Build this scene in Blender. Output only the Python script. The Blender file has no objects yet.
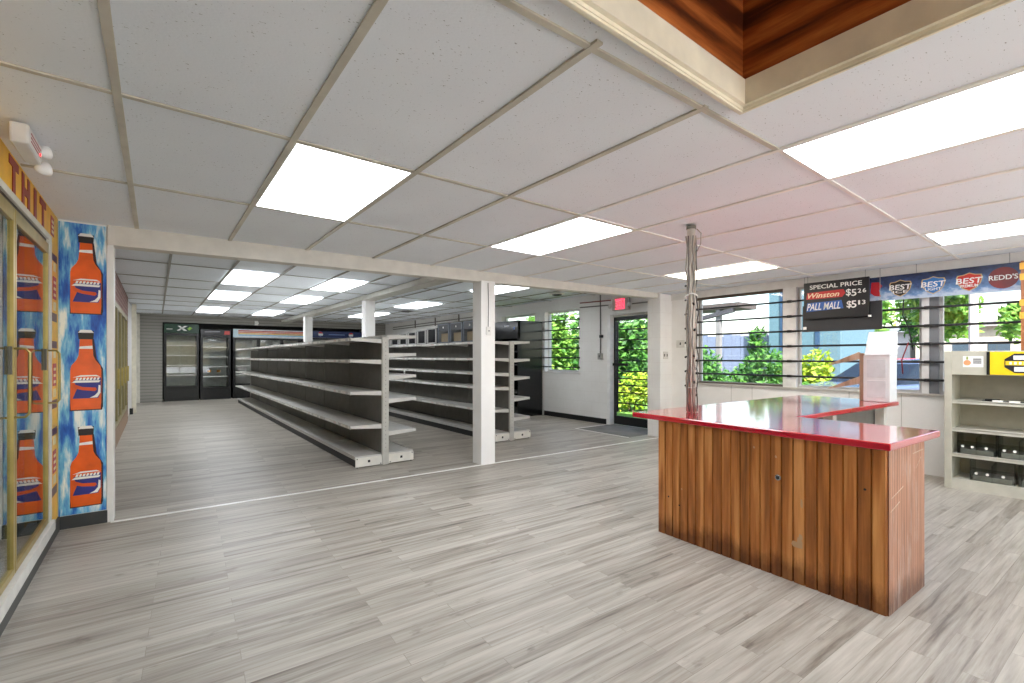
import bpy, bmesh, math, random
from math import sin, cos, pi, radians, sqrt, atan2
from mathutils import Vector, Matrix
random.seed(7)
SC = bpy.context.scene
C = SC.collection
H = 1.287          # camera height
ZF = 2.304         # front ceiling
ZR = 2.50          # rear ceiling

# ------------------------------------------------------------------ materials
def lin(c):
    if isinstance(c, str):
        c = c.lstrip('#'); c = [int(c[i:i+2], 16)/255 for i in (0, 2, 4)]
    else:
        c = [v/255 for v in c]
    return tuple((v/12.92 if v <= .04045 else ((v+.055)/1.055)**2.4) for v in c) + (1,)

class NT:
    def __init__(s, name):
        s.m = bpy.data.materials.new(name); s.m.use_nodes = True
        s.t = s.m.node_tree; s.t.nodes.clear()
        s.out = s.n('ShaderNodeOutputMaterial')
    def n(s, typ, **kw):
        nd = s.t.nodes.new(typ)
        for k, v in kw.items():
            if k == 'inp':
                for a, b in v.items(): nd.inputs[a].default_value = b
            else: setattr(nd, k, v)
        return nd
    def l(s, a, b): s.t.links.new(a, b)
    def coords(s, scale=(1, 1, 1), rot=(0, 0, 0), world=False):
        if world:
            g = s.n('ShaderNodeNewGeometry'); o = g.outputs['Position']
        else:
            g = s.n('ShaderNodeTexCoord'); o = g.outputs['Object']
        mp = s.n('ShaderNodeMapping'); mp.inputs['Scale'].default_value = scale; mp.inputs['Rotation'].default_value = rot
        s.l(o, mp.inputs[0]); return mp.outputs[0]
    def noise(s, vec, scale=5, detail=3, rough=.5):
        nd = s.n('ShaderNodeTexNoise', inp={'Scale': scale, 'Detail': detail, 'Roughness': rough}); s.l(vec, nd.inputs['Vector']); return nd.outputs['Fac']
    def ramp(s, fac, stops):
        r = s.n('ShaderNodeValToRGB'); e = r.color_ramp.elements
        while len(e) < len(stops): e.new(.5)
        for i, (p, c) in enumerate(stops): e[i].position = p; e[i].color = c
        s.l(fac, r.inputs[0]); return r.outputs[0]
    def mix(s, fac, a, b, mode='MIX'):
        m = s.n('ShaderNodeMix', data_type='RGBA', blend_type=mode)
        for sock, v in ((m.inputs[0], fac), (m.inputs[6], a), (m.inputs[7], b)):
            if hasattr(v, 'is_output'): s.l(v, sock)
            else: sock.default_value = v
        return m.outputs[2]
    def math(s, op, a, b=0., c=0.):
        m = s.n('ShaderNodeMath', operation=op)
        for sock, v in zip(m.inputs, (a, b, c)):
            if hasattr(v, 'is_output'): s.l(v, sock)
            else: sock.default_value = v
        return m.outputs[0]
    def sep(s, v):
        x = s.n('ShaderNodeSeparateXYZ'); s.l(v, x.inputs[0]); return x.outputs
    def bsdf(s, col, rough=.5, metal=0., spec=.5, bump=None, bstr=.2, bdist=.01, coat=0.):
        p = s.n('ShaderNodeBsdfPrincipled')
        for key, v in (('Base Color', col), ('Roughness', rough), ('Metallic', metal), ('Specular IOR Level', spec), ('Coat Weight', coat), ('Coat Roughness', .09 if coat == 1. else .03)):
            if hasattr(v, 'is_output'): s.l(v, p.inputs[key])
            else: p.inputs[key].default_value = v
        if bump is not None:
            b = s.n('ShaderNodeBump', inp={'Strength': bstr, 'Distance': bdist}); s.l(bump, b.inputs['Height']); s.l(b.outputs[0], p.inputs['Normal'])
        s.l(p.outputs[0], s.out.inputs[0]); return s.m

_cache = {}
def M(col, rough=.5, metal=0., var=.06, scale=9., spec=.5, coat=0.):
    """plain painted / metal surface with slight procedural mottling"""
    k = (str(col), rough, metal, var, scale, spec, coat)
    if k in _cache: return _cache[k]
    t = NT('surface_%02d' % len(_cache)); c = lin(col)
    f = t.noise(t.coords(), scale, 4)
    d = tuple(v*(1-var*1.6) for v in c[:3]) + (1,); b = tuple(min(1, v*(1+var)) for v in c[:3]) + (1,)
    _cache[k] = t.bsdf(t.ramp(f, [(.3, d), (.7, b)]), rough, metal, spec, coat=coat); return _cache[k]

def emis(col, strength):
    t = NT('lit_panel'); f = t.noise(t.coords(), 2.5, 1)
    c = lin(col); e = t.n('ShaderNodeEmission'); e.inputs[1].default_value = strength
    t.l(t.ramp(f, [(.2, tuple(v*.97 for v in c[:3])+(1,)), (.8, c)]), e.inputs[0]); t.l(e.outputs[0], t.out.inputs[0]); return t.m

def glass(tint=(1, 1, 1, 1), refl=1.0, rough=0.0, ior=1.45):
    t = NT('pane_glass'); tr = t.n('ShaderNodeBsdfTransparent'); tr.inputs[0].default_value = tint
    g = t.n('ShaderNodeBsdfGlossy'); g.inputs['Roughness'].default_value = rough
    ge = t.n('ShaderNodeNewGeometry'); dt = t.n('ShaderNodeVectorMath', operation='DOT_PRODUCT'); t.l(ge.outputs['Normal'], dt.inputs[0]); t.l(ge.outputs['Incoming'], dt.inputs[1])
    fr = t.math('MULTIPLY_ADD', t.math('POWER', t.math('SUBTRACT', 1.0, t.math('ABSOLUTE', dt.outputs['Value'])), 5.0), .96, .04)
    mx = t.n('ShaderNodeMixShader'); t.l(t.math('MINIMUM', t.math('MULTIPLY', fr, refl), 1.0), mx.inputs[0])
    t.l(tr.outputs[0], mx.inputs[1]); t.l(g.outputs[0], mx.inputs[2]); t.l(mx.outputs[0], t.out.inputs[0]); return t.m

def floor_mat():
    t = NT('plank_floor'); v0 = t.coords(rot=(0, 0, radians(2.76)), world=True); sh = t.n('ShaderNodeVectorMath', operation='ADD'); sh.inputs[1].default_value = (40.3, 30.02, 0); t.l(v0, sh.inputs[0]); v = sh.outputs[0]
    br = t.n('ShaderNodeTexBrick', offset=.37, offset_frequency=2)
    for k, x in {'Scale': 1., 'Mortar Size': .0012, 'Mortar Smooth': .3, 'Bias': 0., 'Brick Width': .92, 'Row Height': .088}.items(): br.inputs[k].default_value = x
    br.inputs['Color1'].default_value = (0, 0, 0, 1); br.inputs['Color2'].default_value = (1, 1, 1, 1); br.inputs['Mortar'].default_value = (.4, .4, .4, 1)
    t.l(v, br.inputs['Vector'])
    # per-plank shift of the grain
    add = t.n('ShaderNodeVectorMath', operation='MULTIPLY_ADD'); t.l(br.outputs['Color'], add.inputs[0]); add.inputs[1].default_value = (31, 17, 9); t.l(v, add.inputs[2])
    def st(s): 
        m = t.n('ShaderNodeMapping'); m.inputs['Scale'].default_value = s; t.l(add.outputs[0], m.inputs[0]); return m.outputs[0]
    g1 = t.noise(st((1.5, 28, 1)), 1., 5, .62); g2 = t.noise(st((3.2, 75, 1)), 1., 4, .6); g3 = t.noise(st((5, 9, 1)), 1., 4, .6)
    f = t.math('ADD', t.math('MULTIPLY', g1, .80), t.math('MULTIPLY', br.outputs['Color'], .17))
    f = t.math('ADD', f, t.math('MULTIPLY', g2, .25))
    col = t.ramp(f, [(.38, lin((108, 99, 89))), (.49, lin((144, 136, 125))), (.61, lin((165, 158, 147))), (.80, lin((188, 182, 171)))])
    kn = t.ramp(g3, [(.26, (0.55, .53, .5, 1)), (.36, (1, 1, 1, 1))])
    col = t.mix(.75, col, kn, 'MULTIPLY')
    mo = t.ramp(br.outputs['Fac'], [(0, (1, 1, 1, 1)), (1, (.72, .7, .68, 1))])
    col = t.mix(1., col, mo, 'MULTIPLY')
    return t.bsdf(col, t.math('MULTIPLY_ADD', g1, .2, .32), 0, .42, g2, .06, .004)

def tile_mat():
    t = NT('fissured_ceiling_tile'); v = t.coords(world=True)
    vs = t.coords((1, 1.7, 1), (0, 0, .5), world=True)
    a = t.noise(vs, 85, 2, .5); b = t.noise(v, 9, 2)
    pit = t.ramp(t.math('ADD', a, t.math('MULTIPLY', b, .12)), [(.325, (.42, .41, .39, 1)), (.365, (1, 1, 1, 1))])
    base = t.ramp(t.noise(v, 1.1, 3), [(.3, lin((231, 236, 242))), (.7, lin((238, 243, 248)))])
    return t.bsdf(t.mix(1., base, pit, 'MULTIPLY'), .9, 0, .2, a, .25, .004)

def wall_mat(c1=(234, 232, 228), c2=(244, 243, 240), blocks=False):
    t = NT('painted_block_wall'); v = t.coords(world=True)
    f = t.noise(v, 1.7, 5, .6); col = t.ramp(f, [(.3, lin(c1)), (.7, lin(c2))])
    h = t.noise(v, 40, 3)
    if blocks:
        sx = t.sep(v); cb = t.n('ShaderNodeCombineXYZ'); t.l(t.math('ADD', sx[0], sx[1]), cb.inputs[0]); t.l(sx[2], cb.inputs[1])
        br = t.n('ShaderNodeTexBrick', offset=.5)
        for k, x in {'Scale': 1., 'Mortar Size': .004, 'Mortar Smooth': .6, 'Brick Width': .4, 'Row Height': .2}.items(): br.inputs[k].default_value = x
        t.l(cb.outputs[0], br.inputs['Vector'])
        col = t.mix(1., col, t.ramp(br.outputs['Fac'], [(0, (1, 1, 1, 1)), (1, (.93, .92, .91, 1))]), 'MULTIPLY')
        h = t.math('SUBTRACT', t.math('MULTIPLY', h, .3), br.outputs['Fac'])
    return t.bsdf(col, .6, 0, .3, h, .25, .006)

def wood_mat(cols, axis='z', board=None, dirt=True, rough=.42, scuff=.0):
    """grain stretched along an axis; optional per-board tint along local y"""
    t = NT('stained_wood'); s = {'z': (14, 14, .9), 'x': (.9, 14, 14), 'y': (14, .9, 14)}[axis]
    raw = t.coords(); v = t.coords(s)
    off = None
    if board:
        y = t.math('FLOOR', t.math('DIVIDE', t.sep(raw)[1], board))
        w = t.n('ShaderNodeTexWhiteNoise', noise_dimensions='1D'); t.l(y, w.inputs['W']); off = w.outputs['Value']
        ad = t.n('ShaderNodeVectorMath', operation='MULTIPLY_ADD'); t.l(w.outputs['Color'], ad.inputs[0]); ad.inputs[1].default_value = (20, 20, 20); t.l(v, ad.inputs[2]); v = ad.outputs[0]
    a = t.noise(v, 1.6, 6, .65); wv = t.n('ShaderNodeTexWave', wave_type='BANDS', bands_direction='X' if axis != 'x' else 'Y', inp={'Scale': .9, 'Distortion': 6, 'Detail': 3, 'Detail Scale': 1.2}); t.l(v, wv.inputs['Vector'])
    f = t.math('ADD', t.math('MULTIPLY', a, .7), t.math('MULTIPLY', wv.outputs['Fac'], .3))
    if off is not None: f = t.math('ADD', t.math('MULTIPLY', f, .92), t.math('MULTIPLY', off, .13))
    col = t.ramp(f, [(.25, lin(cols[0])), (.5, lin(cols[1])), (.75, lin(cols[2]))])
    if dirt:
        z = t.sep(raw)[2]; nn = t.noise(t.coords((4, 4, 2)), 3, 5, .7)
        k = t.math('SUBTRACT', t.math('MULTIPLY', nn, .22), z)
        col = t.mix(1., col, t.ramp(t.math('ADD', k, .5), [(.46, (1, 1, 1, 1)), (.56, (.42, .37, .33, 1))]), 'MULTIPLY')
    if scuff:
        n2 = t.noise(t.coords((5, 5, 1.2)), 2.2, 6, .75)
        col = t.mix(t.ramp(n2, [(.50, (0, 0, 0, 1)), (.70, (scuff, scuff, scuff, 1))]), col, lin((205, 196, 190)))
    return t.bsdf(col, rough, 0, .4, a, .12, .004)

def streak_mat():
    """blue watercolour streaks of the printed bottle panel"""
    t = NT('blue_streak_print'); a = t.noise(t.coords((9, 9, 1.6), world=True), 1.3, 5, .6)
    b = t.noise(t.coords((16, 16, 3), world=True), 1.1, 4, .6)
    col = t.ramp(t.math('ADD', t.math('MULTIPLY', a, .7), t.math('MULTIPLY', b, .3)), [(.36, lin((16, 44, 140))), (.45, lin((36, 104, 196))), (.52, lin((110, 184, 222))), (.59, lin((236, 242, 238)))])
    return t.bsdf(col, .35)

def brick_mat():
    t = NT('dull_red_brick'); v = t.coords(world=True); sx = t.sep(v); cb = t.n('ShaderNodeCombineXYZ'); t.l(sx[1], cb.inputs[0]); t.l(sx[2], cb.inputs[1])
    br = t.n('ShaderNodeTexBrick')
    for k, x in {'Scale': 1., 'Mortar Size': .006, 'Brick Width': .21, 'Row Height': .075}.items(): br.inputs[k].default_value = x
    br.inputs['Color1'].default_value = lin((120, 84, 78)); br.inputs['Color2'].default_value = lin((142, 104, 95)); br.inputs['Mortar'].default_value = lin((160, 145, 138)); t.l(cb.outputs[0], br.inputs['Vector'])
    return t.bsdf(br.outputs['Color'], .8)

def slat_mat():
    t = NT('ribbed_grey_shutter'); z = t.sep(t.coords(world=True))[2]
    w = t.math('FRACT', t.math('MULTIPLY', z, 11.)); col = t.ramp(w, [(0, lin((96, 93, 88))), (.12, lin((150, 147, 140))), (.9, lin((158, 155, 148))), (1, lin((110, 106, 100)))])
    return t.bsdf(col, .55, 0, .4, w, .5, .01)

def leaf_mat(a, b, c):
    t = NT('leaves'); i = t.n('ShaderNodeNewGeometry'); f = i.outputs['Random Per Island']
    col = t.ramp(f, [(0, lin(a)), (.5, lin(b)), (1, lin(c))])
    p = t.n('ShaderNodeBsdfPrincipled'); t.l(col, p.inputs['Base Color']); p.inputs['Roughness'].default_value = .55
    tl = t.n('ShaderNodeBsdfTranslucent'); t.l(col, tl.inputs[0]); mx = t.n('ShaderNodeMixShader'); mx.inputs[0].default_value = .4
    t.l(p.outputs[0], mx.inputs[1]); t.l(tl.outputs[0], mx.inputs[2]); t.l(mx.outputs[0], t.out.inputs[0]); return t.m

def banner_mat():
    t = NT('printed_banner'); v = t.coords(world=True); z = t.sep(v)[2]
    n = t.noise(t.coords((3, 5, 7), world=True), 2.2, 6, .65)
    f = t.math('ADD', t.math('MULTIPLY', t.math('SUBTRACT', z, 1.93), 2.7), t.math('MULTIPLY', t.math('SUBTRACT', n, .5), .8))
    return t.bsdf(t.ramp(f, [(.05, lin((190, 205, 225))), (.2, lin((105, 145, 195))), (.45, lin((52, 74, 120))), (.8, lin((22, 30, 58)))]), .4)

def pave_mat():
    t = NT('pale_concrete_paving'); v = t.coords(world=True)
    return t.bsdf(t.ramp(t.noise(v, .8, 6, .6), [(.3, lin((112, 98, 92))), (.7, lin((132, 117, 111)))]), .85)

# ------------------------------------------------------------------ geometry
class MB:
    def __init__(s): s.b = bmesh.new()
    def box(s, x0, y0, z0, x1, y1, z1, rot=None):
        x0, x1 = sorted((x0, x1)); y0, y1 = sorted((y0, y1)); z0, z1 = sorted((z0, z1))
        vs = [s.b.verts.new(p) for p in ((x0,y0,z0),(x1,y0,z0),(x1,y1,z0),(x0,y1,z0),(x0,y0,z1),(x1,y0,z1),(x1,y1,z1),(x0,y1,z1))]
        for f in ((3,2,1,0),(4,5,6,7),(0,1,5,4),(1,2,6,5),(2,3,7,6),(3,0,4,7)): s.b.faces.new([vs[i] for i in f])
        if rot:
            c, m = rot
            for v in vs: v.co = Vector(c) + m @ (v.co - Vector(c))
        return s
    def hexa(s, bot, top):
        n = len(bot); vs = [s.b.verts.new(p) for p in list(bot)+list(top)]
        s.b.faces.new([vs[i] for i in reversed(range(n))]); s.b.faces.new([vs[n+i] for i in range(n)])
        for i in range(n):
            j = (i+1) % n; s.b.faces.new([vs[i], vs[j], vs[n+j], vs[n+i]])
        return s
    def prism(s, poly, a0, a1, axis='y'):
        """poly in the two other axes (x,z for y; y,z for x; x,y for z)"""
        f = {'y': lambda p, a: (p[0], a, p[1]), 'x': lambda p, a: (a, p[0], p[1]), 'z': lambda p, a: (p[0], p[1], a)}[axis]
        return s.hexa([f(p, a0) for p in poly], [f(p, a1) for p in poly])
    def tube(s, pts, r, n=8, cap=True):
        pts = [Vector(p) for p in pts]; rs = r if isinstance(r, (list, tuple)) else [r]*len(pts); rings = []
        up = None
        for i, p in enumerate(pts):
            d = (pts[min(i+1, len(pts)-1)] - pts[max(i-1, 0)]).normalized()
            if up is None: up = Vector((0,0,1)) if abs(d.z) < .9 else Vector((1,0,0))
            u = d.cross(up); u = u.normalized() if u.length > 1e-5 else d.orthogonal().normalized(); w = u.cross(d).normalized(); up = w
            rings.append([s.b.verts.new(p + (u*cos(2*pi*k/n) + w*sin(2*pi*k/n))*rs[i]) for k in range(n)])
        for a, b in zip(rings, rings[1:]):
            for k in range(n): s.b.faces.new([a[k], a[(k+1) % n], b[(k+1) % n], b[k]])
        if cap: s.b.faces.new(rings[0][::-1]); s.b.faces.new(rings[-1])
        return s
    def lathe(s, prof, n=16, c=(0, 0, 0), m=None):
        """prof: (radius, height) pairs about local z"""
        c = Vector(c); rings = []
        for r, z in prof:
            ring = []
            for k in range(n):
                p = Vector((r*cos(2*pi*k/n), r*sin(2*pi*k/n), z)); p = m @ p if m else p; ring.append(s.b.verts.new(c+p))
            rings.append(ring)
        for a, b in zip(rings, rings[1:]):
            for k in range(n): s.b.faces.new([a[k], a[(k+1) % n], b[(k+1) % n], b[k]])
        s.b.faces.new(rings[0][::-1]); s.b.faces.new(rings[-1]); return s
    def poly(s, pts): s.b.faces.new([s.b.verts.new(p) for p in pts]); return s
    def build(s, name, mat, parent=None, loc=None, bevel=0, smooth=False, normals=True):
        if normals: bmesh.ops.recalc_face_normals(s.b, faces=s.b.faces)
        me = bpy.data.meshes.new(name); s.b.to_mesh(me); s.b.free()
        me.materials.append(mat)
        if smooth:
            for p in me.polygons: p.use_smooth = True
        o = bpy.data.objects.new(name, me); C.objects.link(o)
        if parent: o.parent = parent
        if loc: o.location = loc
        if bevel:
            b = o.modifiers.new('edge', 'BEVEL'); b.width = bevel; b.segments = 2; b.limit_method = 'ANGLE'
        return o

def B(*a): return MB().box(*a)
def tag(o, label=None, cat=None, group=None, kind=None):
    for k, v in (('label', label), ('category', cat), ('group', group), ('kind', kind)):
        if v: o[k] = v
    return o
def thing(name, label, cat, loc=(0, 0, 0), rz=0, group=None):
    o = bpy.data.objects.new(name, None); C.objects.link(o); o.location = loc; o.rotation_euler = (0, 0, rz); o.empty_display_size = .1
    return tag(o, label, cat, group)
def struct(o): o['kind'] = 'structure'; return o
KIDS = {}
def dup(root, loc, rz=None, label=None, parent=None):
    r = root.copy(); C.objects.link(r)
    if loc is not None: r.location = loc
    if rz is not None: r.rotation_euler = (0, 0, rz)
    if label: r['label'] = label
    for ch in list(root.children):
        c = ch.copy(); C.objects.link(c); c.parent = r
        for g in list(ch.children):
            d = g.copy(); C.objects.link(d); d.parent = c
    return r
def lettering(txt, org, right, up, h, mat, parent, name='lettering', width=None, depth=.002, shear=0, bold=.0, align='CENTER'):
    cu = bpy.data.curves.new('txt', 'FONT'); cu.body = txt; cu.align_x = align; cu.size = 1; cu.resolution_u = 3; cu.extrude = .02; cu.offset = bold; cu.shear = shear
    ob = bpy.data.objects.new('txt', cu); C.objects.link(ob); dg = bpy.context.evaluated_depsgraph_get(); dg.update()
    me = bpy.data.meshes.new_from_object(ob.evaluated_get(dg)); bpy.data.objects.remove(ob); bpy.data.curves.remove(cu)
    xs = [v.co.x for v in me.vertices]; ys = [v.co.y for v in me.vertices]; zs = [v.co.z for v in me.vertices]
    y0, y1 = min(ys), max(ys); sy = h/(y1-y0); sx = sy if width is None else width/(max(xs)-min(xs)); cx = (min(xs)+max(xs))/2 if align == 'CENTER' else 0
    R, U = Vector(right), Vector(up); N = R.cross(U); zr = max(max(zs)-min(zs), 1e-6)
    for v in me.vertices:
        v.co = Vector(org) + R*((v.co.x-cx)*sx) + U*((v.co.y-(y0+y1)/2)*sy) + N*((v.co.z-min(zs))/zr*depth)
    me.materials.clear(); me.materials.append(mat)
    o = bpy.data.objects.new(name, me); C.objects.link(o); o.parent = parent; return o

# common materials
WHITE = M((228, 226, 221), .5, var=.04); CREAM = M((214, 209, 196), .55, var=.08); BLACK = M((20, 20, 21), .35, var=.2); DGREY = M((62, 61, 59), .6)
STEEL = M((172, 172, 170), .35, .7); BRASS = M((176, 156, 92), .35, .6, .12); BARM = M((34, 31, 30), .5, var=.15); RED = M((205, 28, 36), .4); INK = M((24, 24, 28), .5); PAPER = M((240, 240, 236), .6, var=.02)
SHELFM = M((206, 204, 198), .42, 0, .05); UPR = M((190, 188, 181), .45); PEG = M((112, 109, 103), .65, var=.07)
GLASS = glass(); CGLASS = glass((.80, .86, .86, 1), 1.25); WALLM = wall_mat(blocks=True); WALLP = wall_mat(); TILE = tile_mat(); FLOORM = floor_mat()
TEE = M((196, 191, 176), .35, 0., .12, 5); LAMP = emis((244, 249, 255), 4.8); LAMPR = emis((244, 249, 255), 3.9); LAMPW = emis((255, 244, 228), 3.8)

# ------------------------------------------------------------------ room shell
X0, XD, XW, YB, YR = -.58, 6.85, 6.70, -4.0, 16.78
struct(B(-2.2, YB-.2, -.12, 7.05, 18.2, 0).build('floor', FLOORM))
# front ceiling with the rotated raised opening above the camera
th = radians(-0.2); ct, st_ = cos(th), sin(th); TIP = (1.893, .929)
def op(a, b): return (TIP[0] + a*ct - b*st_, TIP[1] + a*st_ + b*ct)
hole = [op(-2.35, -2.4), op(0, -2.4), op(0, 0), op(-2.35, 0)]
m = MB(); outer = [(-2.0, YB-.15), (7.0, YB-.15), (7.0, 4.72), (-2.0, 4.88)]
for i in range(4):
    j = (i+1) % 4; pts = [outer[i], outer[j], hole[j], hole[i]]
    m.hexa([(p[0], p[1], ZF+.010) for p in pts], [(p[0], p[1], ZF+.10) for p in pts])
struct(m.build('ceiling', TILE))
struct(B(-2.2, 4.30, ZR+.021, 7.2, 18.2, ZR+.12).build('ceiling_rear', TILE))
# suspended grids
GX = [-.12, .513, 1.142, 1.784, 2.437, 3.07, 3.72, 4.40, 5.07, 5.71, 6.35]; GY = [-2.6, -1.4, -.22, 1.03, 2.365, 3.55]
m = MB()
def clear(x, y): 
    dx, dy = x-TIP[0], y-TIP[1]; a = dx*ct + dy*st_; b = -dx*st_ + dy*ct
    return not (-2.37 < a < .02 and -2.42 < b < .02)
def tee(x0, y0, x1, y1, w, z, filt=True):
    n = max(1, int(max(abs(x1-x0), abs(y1-y0))/.1)); run = None
    for i in range(n+1):
        t = i/n; ok = i < n and (not filt or (clear(x0+(x1-x0)*t, y0+(y1-y0)*t) and clear(x0+(x1-x0)*(t+1/n), y0+(y1-y0)*(t+1/n))))
        if ok and run is None: run = t
        if not ok and run is not None:
            a, b, c, d = x0+(x1-x0)*run, y0+(y1-y0)*run, x0+(x1-x0)*t, y0+(y1-y0)*t
            if x0 == x1: m.box(a-w/2, b, z, a+w/2, d, z+.009)
            else: m.box(a, b-w/2, z+.0012, c, b+w/2, z+.009)
            run = None
for x in GX[:4]: tee(x, YB, x, 4.74, .028, ZF)
for y in GY:
    if y == 1.03: m.hexa([(-.57, 1.098, ZF+.0012), (2.437, 1.013, ZF+.0012), (2.437, 1.037, ZF+.0012), (-.57, 1.122, ZF+.0012)], [(-.57, 1.098, ZF+.009), (2.437, 1.013, ZF+.009), (2.437, 1.037, ZF+.009), (-.57, 1.122, ZF+.009)])
    else: tee(-.57, y, 2.437, y, .024, ZF)
struct(m.build('trim_1', TEE)); m = MB()
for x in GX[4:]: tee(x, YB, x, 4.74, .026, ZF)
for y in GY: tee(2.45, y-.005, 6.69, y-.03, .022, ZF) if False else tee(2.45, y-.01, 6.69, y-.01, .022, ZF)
struct(m.build('trim_38', M((236, 234, 228), .3, 0., .06, 5)))  # whiter window-side tees, reflected window light put into the colour
RX = [.14, .83, 1.475, 2.17, 2.77, 3.95, 4.60, 5.25, 5.9, 6.5]; RY = [6.25, 7.53, 8.93, 10.05, 11.47, 12.5, 13.54, 15.22, 16.4]
m = MB()
for x in RX: tee(x, 4.75, x, YR, .028, ZR, False)
for y in RY: tee(-.5, y, 6.84, y, .024, ZR, False)
struct(m.build('trim_2', M((150, 147, 138), .5)))

# raised opening: wood lining and cream trim boards
def ply_mat():
    t = NT('stained_plywood'); v = t.coords((1.1, 1.1, 7), world=True); n = t.noise(v, 1.3, 3, .5)
    wv = t.n('ShaderNodeTexWave', wave_type='BANDS', bands_direction='Z', inp={'Scale': .35, 'Distortion': 14, 'Detail': 4, 'Detail Scale': .7}); t.l(v, wv.inputs['Vector'])
    f = t.math('ADD', t.math('MULTIPLY', n, .45), t.math('ADD', t.math('MULTIPLY', t.noise(t.coords((2.5, 2.5, 30), world=True), 1.6, 5, .65), .4), t.math('MULTIPLY', wv.outputs['Fac'], .2)))
    return t.bsdf(t.ramp(f, [(.38, lin((70, 30, 13))), (.54, lin((146, 76, 32))), (.74, lin((204, 124, 64)))]), .45, 0, .4)
WOODC = ply_mat()
def oppl(lo, hi, z0, z1): # rectangle in opening coordinates
    (a0, b0), (a1, b1) = lo, hi
    q = [op(a0, b0), op(a1, b0), op(a1, b1), op(a0, b1)]
    return [(p[0], p[1], z0) for p in q], [(p[0], p[1], z1) for p in q]
m = MB(); m.hexa(*oppl((-2.35, 0), (0, .02), ZF+.095, 3.3)); m.hexa(*oppl((0, -2.4), (.02, .02), ZF+.095, 3.3)); m.hexa(*oppl((-2.37, -2.4), (-2.35, .02), ZF+.095, 3.3)); m.hexa(*oppl((-2.37, -2.42), (.02, -2.4), ZF+.095, 3.3)); m.hexa(*oppl((-2.37, -2.42), (.02, .02), 3.3, 3.34))
struct(m.build('trim_36', WOODC))
TRIMC = M((236, 229, 208), .5, 0, .09, 6)
m = MB()
m.hexa(*oppl((-2.35, -.016), (0, .0), ZF-.002, ZF+.098)); m.hexa(*oppl((-.016, -2.4), (0, -.016), ZF-.002, ZF+.098))
m.hexa(*oppl((-2.35, -2.4), (-2.334, -.016), ZF-.002, ZF+.098)); m.hexa(*oppl((-2.334, -2.4), (-.016, -2.384), ZF-.002, ZF+.098))
struct(m.build('trim_3', TRIMC))
m = MB()
m.hexa(*oppl((-2.35, 0), (.028, .028), ZF-.014, ZF+.009)); m.hexa(*oppl((0, -2.4), (.028, 0), ZF-.014, ZF+.009)); m.hexa(*oppl((-2.35, .004), (.014, .014), ZF-.022, ZF-.013)); m.hexa(*oppl((.004, -2.4), (.014, .004), ZF-.022, ZF-.013))
struct(m.build('trim_4', TRIMC))

# left cooler wall: yellow fascia above, curb below
YEL = M((246, 190, 46), .45, var=.08)
YG0, YG1 = -1.2, 4.40    # glazed opening
m = MB(); m.box(X0-.12, YB, 2.105, X0, 4.82, ZF+.01); m.box(X0-.12, 4.46, .09, X0, 4.82, 2.105); m.box(X0-.12, YB, .09, X0, YG0-.06, 2.105)
wl = struct(m.build('wall_left', YEL))
DKRED = M((150, 34, 26), .45)
for ch, y in (('T', 3.44), ('H', 3.72), ('I', 3.97), ('T', 4.21)):
    lettering(ch, (X0+.001, y, 2.205), (0, 1, 0), (0, 0, 1), .182, DKRED, wl, 'lettering', width=.20 if ch != 'I' else .075, bold=.05, depth=.003)
m = MB(); m.box(X0-.10, YB, 0, X0+.012, 4.80, .10); struct(m.build('baseboard_left', M((66, 66, 64), .5)))
m = MB(); m.box(X0-.10, YB, .10, X0+.03, 4.46, .17); struct(m.build('trim_5', M((214, 212, 206), .4)))
# white frame round the cooler glass
m = MB(); m.box(X0-.03, YG0-.06, 2.075, X0+.012, 4.46, 2.112); m.box(X0-.03, YG1-.03, .17, X0+.012, 4.465, 2.075)
struct(m.build('trim_6', M((222, 219, 205), .4)))
# decorations printed on the yellow strip: small badge and slim dark-ended bottles
m = MB()
for z0 in (.30, .92, 1.54):
    m.box(X0+.0005, 4.55, z0, X0+.0025, 4.74, z0+.06); m.box(X0+.0005, 4.55, z0+.43, X0+.0025, 4.74, z0+.48)
o = m.build('printed_cap', M((92, 24, 26), .4), wl)
m = MB()
for z0 in (.30, .92, 1.54): m.box(X0+.0005, 4.58, z0+.16, X0+.0030, 4.71, z0+.32)
m.box(X0+.0005, 4.50, 2.14, X0+.003, 4.62, 2.27); m.build('printed_badge', M((186, 40, 40), .4), wl)
m = MB()
for z0 in (.30, .92, 1.54):
    for k in range(3): m.box(X0+.003, 4.60, z0+.18+k*.045, X0+.0038, 4.69, z0+.20+k*.045)
    m.box(X0+.0005, 4.60, z0+.36, X0+.003, 4.69, z0+.42); m.box(X0+.0005, 4.6, z0+.08, X0+.003, 4.7, z0+.14)
for k in range(3): m.box(X0+.003, 4.52, 2.155+k*.035, X0+.0038, 4.60, 2.175+k*.035)
m.build('printed_mark', M((236, 220, 170), .4), wl)

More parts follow.
